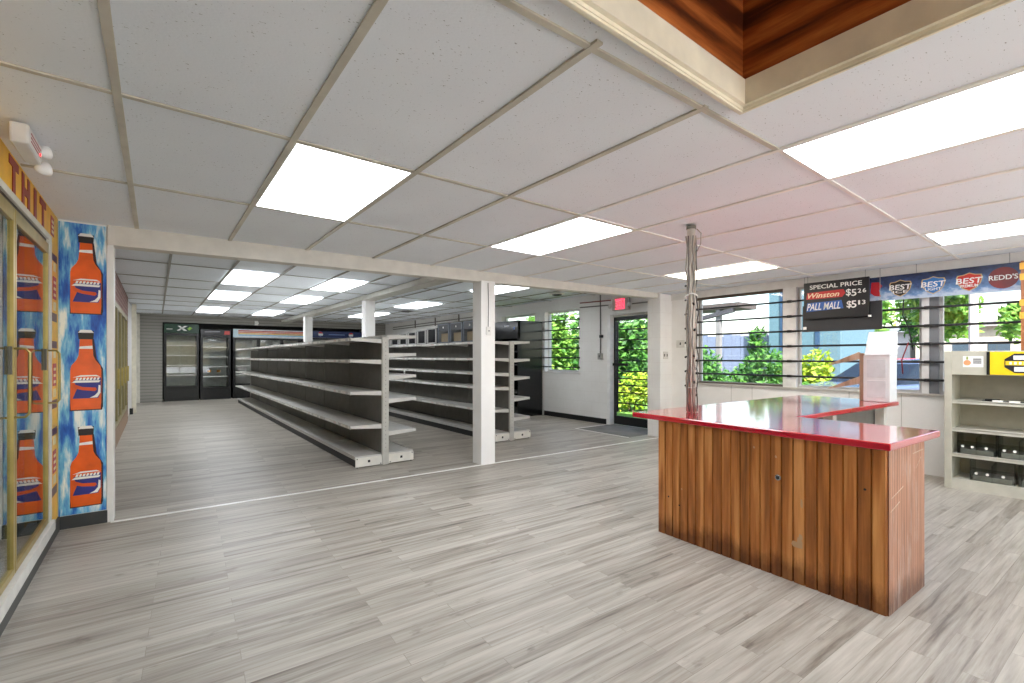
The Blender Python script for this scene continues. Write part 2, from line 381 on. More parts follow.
# cooler interior and glass doors
m = MB(); m.box(-1.65, YB, .0, -1.55, 4.82, 2.3); m.box(-1.6, 4.72, 0, X0-.12, 4.82, 2.3); m.box(-1.6, YB, 2.2, X0-.12, 4.8, 2.3)
struct(m.build('wall_inner', M((150, 160, 162), .6)))
def cooler_door(y0, y1, label):
    t = thing('cooler_door', label, 'cooler door', (X0-.02, y0, .18), 0, 'brass-framed glass doors of the walk-in cooler'); w = y1-y0; h = 1.865
    m = MB(); f = .029
    m.box(0, 0, 0, .03, f, h); m.box(0, w-f, 0, .03, w, h); m.box(0, f, 0, .03, w-f, f*1.3); m.box(0, f, h-.07, .03, w-f, h); m.build('door_frame', BRASS, t, bevel=.003)
    B(.012, f, f*1.3, .018, w-f, h-.07).build('pane', CGLASS, t)
    yh = w-.02
    MB().tube([(.03, yh, .80), (.05, yh, .80), (.07, yh+.0, .80), (.085, yh, .82), (.085, yh, 1.13), (.07, yh, 1.15), (.03, yh, 1.15)], .006, 8).build('handle', BRASS, t, smooth=True)
    B(.019, w-.085, 1.02, .03, w-.055, 1.16).build('lock', M((86, 82, 72), .4, .4), t)
    return t
cooler_door(3.43, 4.355, 'glass cooler door beside the panel of orange bottles')
cooler_door(2.50, 3.42, 'glass cooler door cut by the photo edge, before the one by the bottles')
cooler_door(1.56, 2.49, 'glass cooler door beside the camera, third from the bottle panel')
m = MB(); m.box(X0-.045, YG0, 2.045, X0-.002, 4.36, 2.075); m.box(X0-.045, 4.357, .17, X0-.005, 4.372, 2.05)
struct(m.build('trim_7', M((58, 48, 34), .5)))
# wire racks and leftovers inside the cooler
t = thing('cooler_rack', 'white wire shelf rack standing behind the glass cooler doors', 'rack', (-1.1, 1.6, 0))
for z in (.45, .85, 1.25, 1.65):
    m = MB(); m.box(-.28, 0, z, .28, 3.0, z+.008); m.box(.27, 0, z-.02, .285, 3.0, z+.03); m.build('shelf', M((180, 186, 190), .4), t)
for y in (0.02, 1.48, 2.98):
    for x in (-.27, .265): B(x, y-.012, 0.0, x+.02, y+.012, 1.9).build('upright', STEEL, t)
def tagcard(y, z, c1, lab):
    t = thing('price_card', lab, 'price card', (-.815, y, z), 0); B(0, 0, 0, .004, .12, .16).build('card', PAPER, t); B(.004, .004, .05, .0055, .116, .11).build('band', M(c1, .5), t); B(.0041, .03, .118, .0058, .09, .145).build('print', INK, t)
tagcard(3.30, 1.255, (120, 190, 60), 'green and white price card inside the cooler glass at the photo edge'); tagcard(3.18, .73, (205, 40, 50), 'red and white price card low inside the cooler glass')
tagcard(3.36, 1.66, (230, 140, 40), 'orange and white price card high inside the cooler glass')

# printed bottle panel wall, corner post
YP = 4.80
struct(B(X0-.1, YP, .0, -.305, YP+.06, ZF+.02).build('wall_bottle_panel', WALLP))
pp = thing('bottle_poster', 'tall blue poster of three orange bottles at the end of the cooler wall', 'poster', (0, YP, 0))
B(X0+.004, -.006, .10, -.306, -.0005, 2.30).build('printed_sheet', streak_mat(), pp)
def bottle_shape(cx, zb, s):
    prof = [(.085, 0), (.085, .02), (.088, .05), (.088, .30), (.082, .335), (.055, .375), (.042, .41), (.038, .47), (.035, .535)]
    def outl(g, zt=None): 
        pts = [(cx + r*s+g*.0, zb+z*s) for r, z in prof]; return pts + [(cx-r*s, zb+z*s) for r, z in reversed(prof)]
    MB().prism(outl(0), -.0075, -.0065).build('bottle_print', M((232, 96, 18), .3, var=.1), pp)
    sh = [(cx+.092*s, zb-.008*s), (cx+.098*s, zb+.02*s), (cx+.098*s, zb+.31*s), (cx+.062*s, zb+.385*s), (cx+.045*s, zb+.54*s), (cx+.03*s, zb+.54*s), (cx-.088*s, zb+.31*s), (cx-.09*s, zb-.008*s)]
    MB().prism(sh, -.0064, -.0060).build('outline_print', M((46, 20, 30), .4), pp)
    MB().prism([(cx-.042*s, zb+.535*s), (cx+.042*s, zb+.535*s), (cx+.046*s, zb+.60*s), (cx-.046*s, zb+.60*s)], -.0085, -.0065).build('cap_print', M((28, 24, 26), .4), pp)
    MB().prism([(cx-.045*s, zb+.585*s), (cx+.045*s, zb+.585*s), (cx+.03*s, zb+.607*s), (cx-.03*s, zb+.607*s)], -.0090, -.0084).build('foil_print', PAPER, pp)
    MB().prism([(cx-.04*s, zb+.462*s), (cx+.038*s, zb+.462*s), (cx+.036*s, zb+.487*s), (cx-.036*s, zb+.48*s)], -.0080, -.0074).build('neck_label', PAPER, pp)
    MB().prism([(cx-.075*s, zb+.085*s), (cx+.07*s, zb+.085*s), (cx+.086*s, zb+.13*s), (cx+.086*s, zb+.24*s), (cx-.07*s, zb+.225*s), (cx-.05*s, zb+.16*s)], -.0080, -.0075).build('label_print', M((44, 48, 130), .4), pp)
    MB().prism([(cx-.07*s, zb+.165*s), (cx-.02*s, zb+.148*s), (cx+.05*s, zb+.138*s), (cx+.062*s, zb+.15*s), (cx+.055*s, zb+.165*s), (cx-.02*s, zb+.172*s), (cx-.07*s, zb+.195*s)], -.0084, -.0079).build('swoosh_print', M((216, 84, 30), .4), pp)
    m = MB()
    m.prism([(cx-.082*s, zb+.205*s), (cx+.075*s, zb+.205*s), (cx+.083*s, zb+.22*s), (cx-.06*s, zb+.222*s)], -.0086, -.008); m.prism([(cx-.075*s, zb+.245*s), (cx-.03*s, zb+.262*s), (cx+.06*s, zb+.262*s), (cx+.083*s, zb+.248*s), (cx+.05*s, zb+.252*s), (cx-.03*s, zb+.25*s)], -.0086, -.008)
    for k in range(7): m.prism([(cx+(-.06+k*.02)*s, zb+.224*s), (cx+(-.047+k*.02)*s, zb+.224*s), (cx+(-.041+k*.02)*s, zb+.243*s), (cx+(-.054+k*.02)*s, zb+.243*s)], -.0086, -.008)
    m.prism([(cx+.02*s, zb+.088*s), (cx+.065*s, zb+.09*s), (cx+.083*s, zb+.125*s), (cx+.083*s, zb+.18*s), (cx+.072*s, zb+.185*s), (cx+.068*s, zb+.13*s), (cx+.05*s, zb+.105*s)], -.0086, -.008)
    m.build('white_print', PAPER, pp)
for zb in (.155, .887, 1.62): bottle_shape(-.424, zb, 1.0)
m = MB(); m.box(X0+.012, YP-.014, 0, -.30, YP-.0001, .095); struct(m.build('baseboard_panel', M((58, 58, 57), .5)))
struct(MB().box(-.305, YP-.012, 0, -.262, YP+.14, 2.16).build('trim_8', WHITE, bevel=.004))

# header beam across the room
p0, p1 = (-.30, 4.78), (6.42, 4.50)
def bl(x): return p0[1] + (p1[1]-p0[1])*(x-p0[0])/(p1[0]-p0[0])
m = MB(); xs = [-.30, 3.1, 6.55]; zb = [2.160, 2.188, 2.236]
for a, b, za, zc in zip(xs, xs[1:], zb, zb[1:]):
    m.hexa([(a, bl(a), za), (b, bl(b), zc), (b, bl(b)+.14, zc), (a, bl(a)+.14, za)], [(a, bl(a), ZR+.02), (b, bl(b), ZR+.02), (b, bl(b)+.14, ZR+.02), (a, bl(a)+.14, ZR+.02)])
struct(m.build('trim_30', M((216, 212, 203), .55, var=.05)))
# pillar and rear posts, rear beam
struct(B(3.07, 4.61, 0, 3.27, 4.80, 2.20).build('trim_35', WALLP, bevel=.004))
for i, y in enumerate((9.1, 13.8)): struct(B(3.30, y, 0, 3.50, y+.2, 2.43).build('trim_%d' % (i+33), WALLP, bevel=.004))
struct(B(3.27, 4.7, 2.42, 3.52, YR, ZR+.011).build('trim_37', M((200, 197, 188), .6)))
pb = thing('junction_box', 'small white junction box on the square pillar with a thin cable', 'outlet', (3.165, 4.61, 1.60))
B(-.035, -.022, -.05, .035, 0, .05).build('cover', WHITE, pb, bevel=.004); MB().lathe([(.008, 0), (.008, .004)], 10, (0, -.022, 0), Matrix.Rotation(pi/2, 3, 'X')).build('knockout', BLACK, pb)
MB().tube([(.0, -.006, .05), (.004, -.006, .3), (-.002, -.006, .575)], .004, 6).build('cable', DGREY, pb)

# left rear wall with brick-topped glass coolers
XL = -.46
m = MB(); m.box(XL-.5, YP+.06, 2.09, XL, 12.45, ZR+.02); m.box(XL-.5, 12.1, 0, XL, 12.45, 2.09); m.box(XL-.5, YP+.06, 0, XL, 6.2, 2.09)
struct(m.build('wall_rear_left', brick_mat()))
struct(B(XL-.4, 6.2, 0, XL+.01, 12.1, .26).build('trim_9', M((140, 112, 88), .5)))
struct(B(XL-.9, 12.45, 0, XL-.02, YR, ZR+.02).build('wall_rear_side', WALLP)); struct(B(XL-.86, 6.0, 0, XL-.8, 12.3, 2.2).build('wall_rear_inner', M((150, 145, 120), .6)))
def old_door(y0, lab):
    t = thing('rear_cooler_door', lab, 'cooler door', (XL-.03, y0, .26), 0, 'olive-framed glass doors of the old rear cooler'); w, h = .96, 1.82
    m = MB(); f = .07; m.box(0, 0, 0, .035, f, h); m.box(0, w-f, 0, .035, w, h); m.box(0, f, 0, .035, w-f, f); m.box(0, f, h-f, .035, w-f, h); m.build('door_frame', M((150, 138, 96), .4, .3), t)
    B(.012, f, f, .018, w-f, h-f).build('pane', CGLASS, t); B(.035, w-.065, .55, .06, w-.03, .85).build('handle', BRASS, t)
for i in range(6): old_door(6.22+.98*i, ['first', 'second', 'third', 'fourth', 'fifth', 'last'][i] + ' glass door of the old cooler under the brick band')
struct(B(-.445, 13.8, 0, -.365, 14.05, ZR+.01).build('trim_10', M((226, 220, 200), .5)))
tag(B(-.47, 13.45, 0, -.41, 13.6, .13).build('floor_box', BLACK), 'small black box on the floor by the white corner post', 'box')

# rear wall with shutter slats and niche for fridges
SL = slat_mat(); m = MB(); m.box(-1.3, YR, 0, .15, YR+.1, ZR+.02); m.box(.15, YR, 2.30, 6.85, YR+.1, ZR+.02); m.box(6.2, YR, 0, 6.85, YR+.1, 2.3); m.box(.1, YR+.1, 0, .15, YR+1.0, 2.3); m.box(6.2, YR+.1, 0, 6.25, YR+1.0, 2.3)
struct(m.build('wall_rear', SL)); struct(B(-1.3, YR+1.0, 0, 7, YR+1.1, ZR+.1).build('wall_back', DGREY))
struct(B(XL-.2, YR-.05, 0, XL+.1, YR, ZR).build('trim_11', CREAM))

# right-hand walls -------------------------------------------------
# door wall X = 6.85
m = MB(); T = .2; A = XD; Bx = XD+T
DY0, DY1, DZ = 4.96, 5.955, 2.085
m.box(A, 4.44, 0, Bx, DY0, ZR+.1); m.box(A, DY0, DZ, Bx, DY1, ZR+.1); m.box(A, DY1, 0, Bx, 6.70, ZR+.1)
m.box(A, 6.70, 0, Bx, 7.75, .97); m.box(A, 6.70, 2.285, Bx, 9.36, ZR+.1); m.box(A, 7.75, 0, Bx, 8.09, 2.285); m.box(A, 8.09, 0, Bx, 9.36, .97); m.box(A, 9.36, 0, Bx, 18.0, ZR+.1)
struct(m.build('wall_right', WALLM))
struct(B(A-.012, DY1+.02, 0, A, 7.76, .10).build('baseboard_right', BLACK))
# window wall X = 6.70 and pier
m = MB(); A = XW; Bx = XW+.16
m.box(A, YB, 0, Bx, 4.46, .875); m.box(A, YB, 2.205, Bx, 4.46, ZF+.1); m.box(A, 4.0, .875, Bx, 4.46, 2.205); m.box(A, YB, .875, Bx, -.25, 2.205)
struct(m.build('wall_window', WALLP))
struct(B(6.395, 4.455, 0, 7.0, 4.70, ZF+.0).build('trim_31', WALLM, bevel=.004))
m = MB(); 
for y in (3.46, 3.16, 2.0, 1.5, .9): m.box(XW-.002, y-.003, .0, XW, y+.003, .86)
struct(m.build('trim_12', M((186, 183, 176), .6)))
struct(B(XW-.035, -.3, .868, XW+.03, 4.02, .888).build('trim_13', M((200, 196, 188), .5)))
# mullions
m = MB(); m.box(XW-.02, 2.585, .888, XW+.14, 2.745, 2.21); m.box(XW-.01, 1.262, .888, XW+.06, 1.322, 2.21)
struct(m.build('trim_14', M((232, 231, 228), .4)))
struct(B(XW+.005, 1.185, .888, XW+.10, 1.2619, 2.21).build('trim_15', M((120, 122, 126), .4)))
struct(B(XW-.012, -.3, 2.205, XW, 4.46, ZF).build('trim_16', WHITE))
BRONZE = M((84, 72, 60), .45)
def window(n, y0, y1, z0, z1, xp, mat, fw=.035):
    w = struct(MB().box(xp-.02, y0, z0, xp+.03, y0+fw, z1).box(xp-.02, y1-fw, z0, xp+.03, y1, z1).box(xp-.02, y0+fw, z0, xp+.03, y1-fw, z0+fw).box(xp-.02, y0+fw, z1-fw, xp+.03, y1-fw, z1).build('window_%d' % n, mat))
    B(xp+.001, y0+fw, z0+fw, xp+.006, y1-fw, z1-fw).build('pane', GLASS, w); return w
window(1, 2.745, 4.0, .888, 2.205, XW+.06, M((150, 146, 140), .4), .03); window(2, 1.322, 2.585, .888, 2.205, XW+.06, M((190, 188, 184), .4), .03); window(3, -.25, 1.185, .888, 2.205, XW+.06, M((190, 188, 184), .4), .03)
window(4, 6.70, 7.75, .97, 2.285, XD+.12, WHITE, .04); window(5, 8.09, 9.36, .97, 2.285, XD+.12, WHITE, .04)
m = MB(); m.box(XW+.0, 2.745, 2.165, XW+.03, 4.0, 2.205); m.box(XW+.0, 2.745, .888, XW+.03, 4.0, .905); struct(m.build('trim_17', BRONZE))
struct(B(XD-.03, 6.66, .935, XD+.05, 7.78, .968).build('trim_18', WHITE))
def grille(lab, x, ya, yb, zs, brs, loc_z):
    t = thing('window_grille', lab, 'window bars', (x, ya, loc_z), 0)
    for z in zs: MB().tube([(0, 0, z-loc_z), (0, yb-ya, z-loc_z)], .0125, 8).build('bar', BARM, t, smooth=True)
    for y in brs:
        for z in zs: B(-.016, y-ya-.025, z-loc_z-.016, .03, y-ya+.025, z-loc_z+.016).build('bracket', BARM, t)
    return t
grille('six dark horizontal security bars across the wide shop window behind the counter', XW-.03, -.4, 4.03, [1.035+.1975*i for i in range(6)], (.3, 1.27, 2.66, 4.0), 1.0)
grille('six dark security bars across the rear window beside the black cooler', XD-.02, 6.68, 9.5, [1.075+.1975*i for i in range(6)], (6.70, 7.92, 9.45), 1.0)

# entry door
XJ = XD+.115
m = MB(); m.box(XJ-.02, DY1-.055, 0, XJ+.05, DY1, DZ); m.box(XJ-.02, DY0, 0, XJ+.05, DY0+.05, DZ); m.box(XJ-.02, DY0+.05, DZ-.035, XJ+.05, DY1-.055, DZ)
struct(m.build('trim_19', M((225, 224, 220), .5)))
d = MB(); f0, f1 = DY0+.055, DY1-.06
d.box(XJ, f0, .012, XJ+.035, f0+.07, DZ-.04); d.box(XJ, f1-.05, .012, XJ+.035, f1, DZ-.04); d.box(XJ, f0+.07, .012, XJ+.035, f1-.05, .17); d.box(XJ, f0+.07, DZ-.11, XJ+.035, f1-.05, DZ-.04)
dr = struct(d.build('door_1', M((26, 27, 28), .4)))
B(XJ+.014, f0+.07, .17, XJ+.020, f1-.05, DZ-.11).build('pane', GLASS, dr)
for z in (.42, .62, .76, .88, 1.02, 1.215, 1.42, 1.605, 1.80): B(XJ-.014, f0+.03, z-.011, XJ-.001, f1-.03, z+.011).build('bar', BARM, dr)
B(XJ-.05, f1-.36, 1.12, XJ-.015, f1-.02, 1.17).build('latch', BLACK, dr); B(XJ-.06, f0+.05, 1.985, XJ-.001, f0+.36, 2.04).build('closer', BLACK, dr); B(XJ-.018, f1-.12, .25, XJ-.001, f1-.09, 1.95).build('bolt_rod', BLACK, dr)
struct(B(XD-.0, DY1-.07, 0, XD+.115, DY1-.001, DZ).build('trim_20', M((240, 240, 238), .5)))
struct(B(6.0, 4.76, 0, 6.97, 5.90, .0025).build('trim_32', M((128, 124, 118), .7, var=.15, scale=4)))
m = MB()
m.hexa([(-.28, 4.755, 0), (6.40, 4.445, 0), (6.40, 4.475, 0), (-.28, 4.79, 0)], [(-.28, 4.755, .004), (6.40, 4.445, .004), (6.40, 4.475, .004), (-.28, 4.79, .004)])
m.box(5.98, 4.76, 0, 6.0, 5.95, .004); m.box(5.98, 5.93, 0, 6.85, 5.95, .004)
struct(m.build('trim_21', M((240, 238, 234), .3)))
# unseen front wall, wide storefront openings added to bring daylight in
m = MB(); m.box(-1.7, YB-.15, 0, 7.0, YB, .25); m.box(-1.7, YB-.15, 2.25, 7.0, YB, ZF+.1); m.box(-1.7, YB-.15, .25, -.5, YB, 2.25); m.box(6.6, YB-.15, .25, 7.0, YB, 2.25)
for x in (1.2, 3.0, 4.8): m.box(x, YB-.15, .25, x+.08, YB, 2.25)
struct(m.build('wall_front', WALLP))

# ------------------------------------------------------------------ ceiling lights
def light(x0, x1, y0, y1, z, lab, mat, group):
    cx, cy = (x0+x1)/2, (y0+y1)/2; t = thing('ceiling_light', lab, 'ceiling light', (cx, cy, z), 0, group); a, b = (x1-x0)/2-.014, (y1-y0)/2-.012; e = .008
    m = MB(); m.box(-a, -b, .0005, -a+e, b, .0085); m.box(a-e, -b, .0005, a, b, .0085); m.box(-a+e, -b, .0005, a-e, -b+e, .0085); m.box(-a+e, b-e, .0005, a-e, b, .0085); m.build('frame', WHITE, t)
    B(-a+e, -b+e, .003, a-e, b-e, .008).build('diffuser', mat, t); return t
GF, GR = 'lit panels in the front ceiling', 'lit panels in the rear ceiling'
light(.513, 1.142, 2.365, 3.55, ZF, 'large lit ceiling panel closest to the cooler wall of bottle prints', LAMP, GF)
light(2.437, 3.07, 2.365, 3.55, ZF, 'lit ceiling panel between the square pillar and the wooden opening', LAMP, GF)
light(2.437, 3.07, -.22, 1.03, ZF, 'largest lit ceiling panel, beside the wooden ceiling opening', LAMP, GF)
light(5.07, 5.71, -.22, 1.0, ZF, 'lit ceiling panel above the beige shelf unit', LAMP, GF)
light(5.02, 5.66, 2.32, 3.47, ZF, 'warm white ceiling panel behind the cable-wrapped pole', LAMPW, GF)
for x0, x1, y0, y1, lab in [
    (.83, 1.475, 7.56, 9.05, 'first rear light panel past the beam, on the cooler side'), (.83, 1.475, 10.1, 11.6, 'middle rear light panel in the row before the fridges'),
    (.83, 1.475, 13.5, 15.24, 'rear light panel above the green-topped fridge, last of its row'), (2.17, 2.77, 7.46, 8.85, 'rear light panel above the near end of the long shelves'),
    (2.17, 2.77, 9.97, 11.40, 'second rear light panel above the long shelves'), (2.17, 2.77, 13.56, 15.24, 'rear light panel above the fridge end of the long shelves'),
    (4.60, 5.25, 6.25, 7.35, 'rear light panel just behind the square pillar'), (4.60, 5.25, 9.45, 10.80, 'rear light panel above the bins on the far shelves'),
    (4.60, 5.25, 12.45, 14.28, 'rear light panel partly hidden by the rear post')]:
    light(x0, x1, y0, y1, ZR, lab, LAMPR, GR)
# things on the ceilings
t = thing('ceiling_speaker', 'round black ceiling speaker with white rim above the barred rear window', 'speaker', (6.1, 6.55, ZR)); MB().lathe([(.15, 0), (.15, -.012), (.10, -.02), (.10, 0)], 24).build('rim', WHITE, t, smooth=False); MB().lathe([(.10, -.001), (.095, -.03), (.05, -.045), (.01, -.047)], 20).build('grille', BLACK, t, smooth=True)
for x, y, lab in ((3.05, 14.6, 'dark ceiling vent near the rear post above the blue cooler header'), (5.3, 11.6, 'dark ceiling vent above the far end of the bin shelves')):
    t = thing('ceiling_vent', lab, 'vent', (x, y, ZR), 0); m = MB(); m.box(-.15, -.15, -.006, .15, -.12, 0); m.box(-.15, .12, -.006, .15, .15, 0); m.box(-.15, -.12, -.006, -.12, .12, 0); m.box(.12, -.12, -.006, .15, .12, 0); m.build('frame', M((120, 118, 112), .5), t)
    m = MB(); [m.box(-.12, -.11+.03*k, -.004, .12, -.10+.03*k, .002) for k in range(8)]; m.build('louver', DGREY, t)
t = thing('motion_sensor', 'small white sensor on the grey rear wall above the striped header', 'sensor', (2.55, YR, 2.37)); B(-.05, -.012, -.07, .05, 0, .07).build('bracket', WHITE, t); MB().lathe([(.03, 0), (.06, .02), (.06, .05), (.03, .08)], 14, (0, -.05, -.04)).build('head', PAPER, t, smooth=True)
# emergency light above cooler
t = thing('emergency_light', 'white two-lamp emergency light hanging in the corner above the cooler doors', 'emergency light', (X0+.08, 3.08, 2.258))
B(.0, -.24, -.055, .075, .10, .05).build('housing', M((222, 220, 216), .45), t, bevel=.012)
m = MB(); [m.box(.075, -.2+.0, -.03+.02*k, .077, .05, -.024+.02*k) for k in range(3)]; m.build('print', M((190, 110, 110), .5), t)
for y, z in ((.13, .02), (.13, -.075)):
    MB().lathe([(.012, 0), (.03, .02), (.04, .055), (.038, .06), (.0, .05)], 16, (.045, y-.02, z), Matrix.Rotation(radians(-60), 3, 'X') @ Matrix.Rotation(radians(50), 3, 'Y')).build('lamp_head', M((238, 238, 236), .4), t, smooth=True)
B(.02, .08, -.05, .05, .14, .04).build('lamp_arm', WHITE, t); MB().lathe([(.008, 0), (.008, .004)], 10, (.0766, .02, -.02), Matrix.Rotation(pi/2, 3, 'Y')).build('indicator', emis((255, 60, 60), 1.2), t); t.scale = (.85, .85, .85)

# door wall fittings
t = thing('exit_sign', 'red exit sign with grey housing above the barred entry door', 'exit sign', (XD, 5.59, 2.255))
B(-.06, -.19, -.105, 0, .19, .115).build('housing', M((178, 176, 170), .5), t, bevel=.006); B(-.068, -.10, -.085, -.06, .11, .105).build('face', emis((236, 62, 84), .9), t)
lettering('EXIT', (-.0685, .005, .005), (0, -1, 0), (0, 0, 1), .13, M((250, 205, 205), .4), t, width=.2, bold=.01)
for y in (-.22, .22): MB().lathe([(.02, 0), (.045, .03), (.045, .04)], 12, (-.05, y, -.02), Matrix.Rotation(-pi/2, 3, 'Y')).build('lamp_head', M((205, 204, 198), .5), t, smooth=True)
t = thing('conduit_run', 'grey conduit dropping to a switch box beside the entry door', 'conduit', (XD, 6.11, 1.30))
MB().tube([(-.015, 0, .05), (-.015, 0, 1.19)], .011, 8).build('pipe', M((110, 108, 104), .4, .3), t); B(-.05, -.045, -.06, 0, .045, .06).build('switch_box', M((168, 166, 160), .5), t, bevel=.004); B(-.054, -.008, -.02, -.05, .008, .02).build('toggle', DGREY, t); B(-.05, -.06, .36, -.005, .0, .41).build('clamp', BLACK, t)
t = thing('wall_conduit', 'pair of thin pipes running along the wall at exit sign height', 'conduit', (XD, 4.75, 2.27)); MB().tube([(-.02, 0, -.02), (-.02, .6, -.02)], .012, 6).build('pipe', M((130, 126, 120), .5), t); MB().tube([(-.02, 1.1, 0), (-.02, 1.9, .02)], .012, 6).build('pipe', M((110, 105, 100), .5), t); MB().tube([(-.02, 1.1, .09), (-.02, 1.9, .11)], .012, 6).build('red_pipe', M((140, 70, 66), .5), t); t.children[-1]['label'] = 'dull red pipe'
t = thing('rear_wall_pipe', 'long thin pipes along the rear wall above the bins', 'pipe', (XD, 9.8, 2.30)); [MB().tube([(-.02, 0, z), (-.02, 6.2, z-.02)], .014, 6).build('pipe', M((128, 122, 112), .5), t) for z in (0, .075)]; [B(-.03, y, -.05, 0, y+.03, .2).build('strap', M((128, 122, 112), .5), t) for y in (.2, 1.6, 3.0, 4.4)]
def plate(name, lab, cat, loc, faceX, w, h, holes):
    t = thing(name, lab, cat, loc)
    if faceX: B(-.008, -w/2, -h/2, 0, w/2, h/2).build('plate', M((214, 212, 206), .4), t, bevel=.003); [B(-.0095, y-.012, z-.02, -.008, y+.012, z+.02).build('socket', DGREY, t) for y, z in holes]
    else: B(-w/2, -.008, -h/2, w/2, 0, h/2).build('plate', M((214, 212, 206), .4), t, bevel=.003); [B(y-.012, -.0095, z-.02, y+.012, -.008, z+.02).build('socket', DGREY, t) for y, z in holes]
plate('switch_plate', 'double switch plate on the white pier by the entry door', 'switch', (6.53, 4.455, 1.315), False, .13, .12, [(-.035, 0), (.035, 0)])
plate('wall_socket', 'single socket plate on the cream wall behind the pole', 'outlet', (XW, 4.29, 1.50), True, .15, .12, [(0, 0)])

# ------------------------------------------------------------------ gondola shelving
def tag_mat():
    t = NT('price_strip_with_tags'); y = t.sep(t.coords())[1]; w = t.n('ShaderNodeTexWhiteNoise', noise_dimensions='1D'); t.l(t.math('FLOOR', t.math('MULTIPLY', y, 11.)), w.inputs['W'])
    return t.bsdf(t.ramp(w.outputs['Value'], [(.45, lin((206, 204, 198))), (.5, lin((240, 239, 234))), (.9, lin((236, 232, 222))), (.95, lin((224, 196, 190)))]), .5)
TAGM = tag_mat()
def gondola(loc, n, L, R, dl, dr_, bl_, br_, lab):
    sec = 1.22; g = thing('gondola_shelving', lab, 'shelving', loc); hgt = 1.525
    def copy_of(o, y): c = o.copy(); C.objects.link(c); c.location = (o.location[0], y, o.location[2]); c.parent = g; [setattr(k2, 'parent', c) for k2 in [(lambda k: (C.objects.link(k), k)[1])(k.copy()) for k in list(o.children)]]; return c
    up = B(-.04, -.02, 0, .04, .02, hgt).build('upright', UPR, g, bevel=.003)
    m = MB(); [m.box(-.004, -.0208, .2+.05*k, .004, -.0198, .214+.05*k) for k in range(26)]; m.build('slot_strip', M((140, 138, 132), .5), up)
    base_up = [up]
    copy_of(up, sec*n); mid = B(-.026, -.02, 0, .026, .02, hgt-.012).build('upright', PEG, g, loc=(0, sec, 0)); [copy_of(mid, sec*(k+1)) for k in range(1, n-1)]
    bp = B(-.022, .022, .13, .022, sec-.022, hgt-.01).build('back_panel', PEG, g); [copy_of(bp, sec*k) for k in range(1, n)]
    tc = B(-.03, .02, hgt-.01, .03, sec-.02, hgt+.006).build('top_cap', UPR, g); [copy_of(tc, sec*k) for k in range(1, n)]
    for sgn, lv, dep, bd in ((-1, L, dl, bl_), (1, R, dr_, br_)):
        first = None
        for z in lv:
            if first is None:
                x0, x1 = sgn*.03, sgn*dep
                s = MB().box(x0, .012, -.016, x1, sec-.012, 0).box(x1, .012, -.034, x1-sgn*.008, sec-.012, .004).build('shelf', SHELFM, g, loc=(0, 0, z))
                b = MB(); P = [(x0, -.055), (x1-sgn*.01, -.03), (x1-sgn*.01, -.014), (x0, -.005)]
                b.prism(P, .010, .016); b.build('bracket', SHELFM, s); MB().prism(P, sec-.016, sec-.010).build('bracket', SHELFM, s)
                t_ = B(x1, .05, -.029, x1+sgn*.0018, sec-.05, -.003)
                t_.build('price_strip', TAGM, s); first = s
                o = s
            else: o = None
            for k in range(n):
                if o is not None and k == 0: continue
                c = copy_of(first, sec*k); c.location = (0, sec*k, z + random.uniform(-.004, .004))
        d = MB().box(sgn*.03, .006, .115, sgn*bd, sec-.006, .132).box(sgn*bd, .006, .095, sgn*(bd-.008), sec-.006, .136).build('base_deck', SHELFM, g); kp = B(sgn*(bd-.03), .0, .0, sgn*(bd-.022), sec, .095).build('kick_plate', M((30, 29, 28), .5), g)
        for k in range(1, n): copy_of(d, sec*k); copy_of(kp, sec*k)
        e = B(sgn*.042, -.012, .012, sgn*bd, -.002, .118).build('base_end', M((226, 222, 212), .45), g, bevel=.003)
        m = MB(); xm = sgn*(bd+.04)/2; m.box(xm-.014, -.0135, .055, xm+.014, -.0119, .083); m.box(sgn*(bd-.02)-.006, -.0135, .1, sgn*(bd-.02)+.006, -.0119, .112); m.box(sgn*.06-.006, -.0135, .02, sgn*.06+.006, -.0119, .03); m.build('punch_hole', BLACK, e)
    return g
gondola((2.18, 5.35, 0), 8, [1.505, 1.255, .885, .49], [1.555, 1.335, 1.065, .785, .39], .41, .41, .36, .365, 'long empty grey double-sided gondola shelving on the cooler side of the pillar')
gondola((4.35, 5.70, 0), 6, [1.525, 1.27, 1.045, .825, .485], [1.535, 1.255, .97, .645, .35], .40, .38, .31, .378, 'grey gondola shelving behind the pillar with bins on its top shelf')
# bins on top of the far gondola
def bin_(name, lab, y, w, h, dep, body, fr, grp, x=3.975, z=1.532, top=False):
    t = thing(name, lab, 'bin', (x, y, z), 0, grp); e = .018
    m = MB(); m.box(0, -w/2, 0, .018, -w/2+e*1.6, h); m.box(0, w/2-e*1.6, 0, .018, w/2, h); m.box(0, -w/2, 0, .018, w/2, e); m.box(0, -w/2, h-e, .018, w/2, h); m.build('front_frame', fr, t)
    m = MB(); m.box(.018, -w/2, 0, dep, -w/2+.006, h); m.box(.018, w/2-.006, 0, dep, w/2, h); m.box(dep-.006, -w/2, 0, dep, w/2, h); m.box(.018, -w/2, 0, dep, w/2, .006); m.build('box', body, t)
    if top:
        B(.004, -w/2+.03, h*.62, .015, w/2-.03, h-e).build('header', M((44, 46, 52), .4), t); MB().lathe([(.016, 0), (.016, .003)], 12, (.004, 0, h*.8), Matrix.Rotation(-pi/2, 3, 'Y')).build('knob', PAPER, t); B(.05, -w/2+.05, .02, .07, w/2-.05, h*.5).build('divider', M((158, 142, 112), .6), t)
    return t
WF, DK = M((196, 196, 194), .4), M((52, 52, 54), .5); BF = M((104, 112, 124), .4)
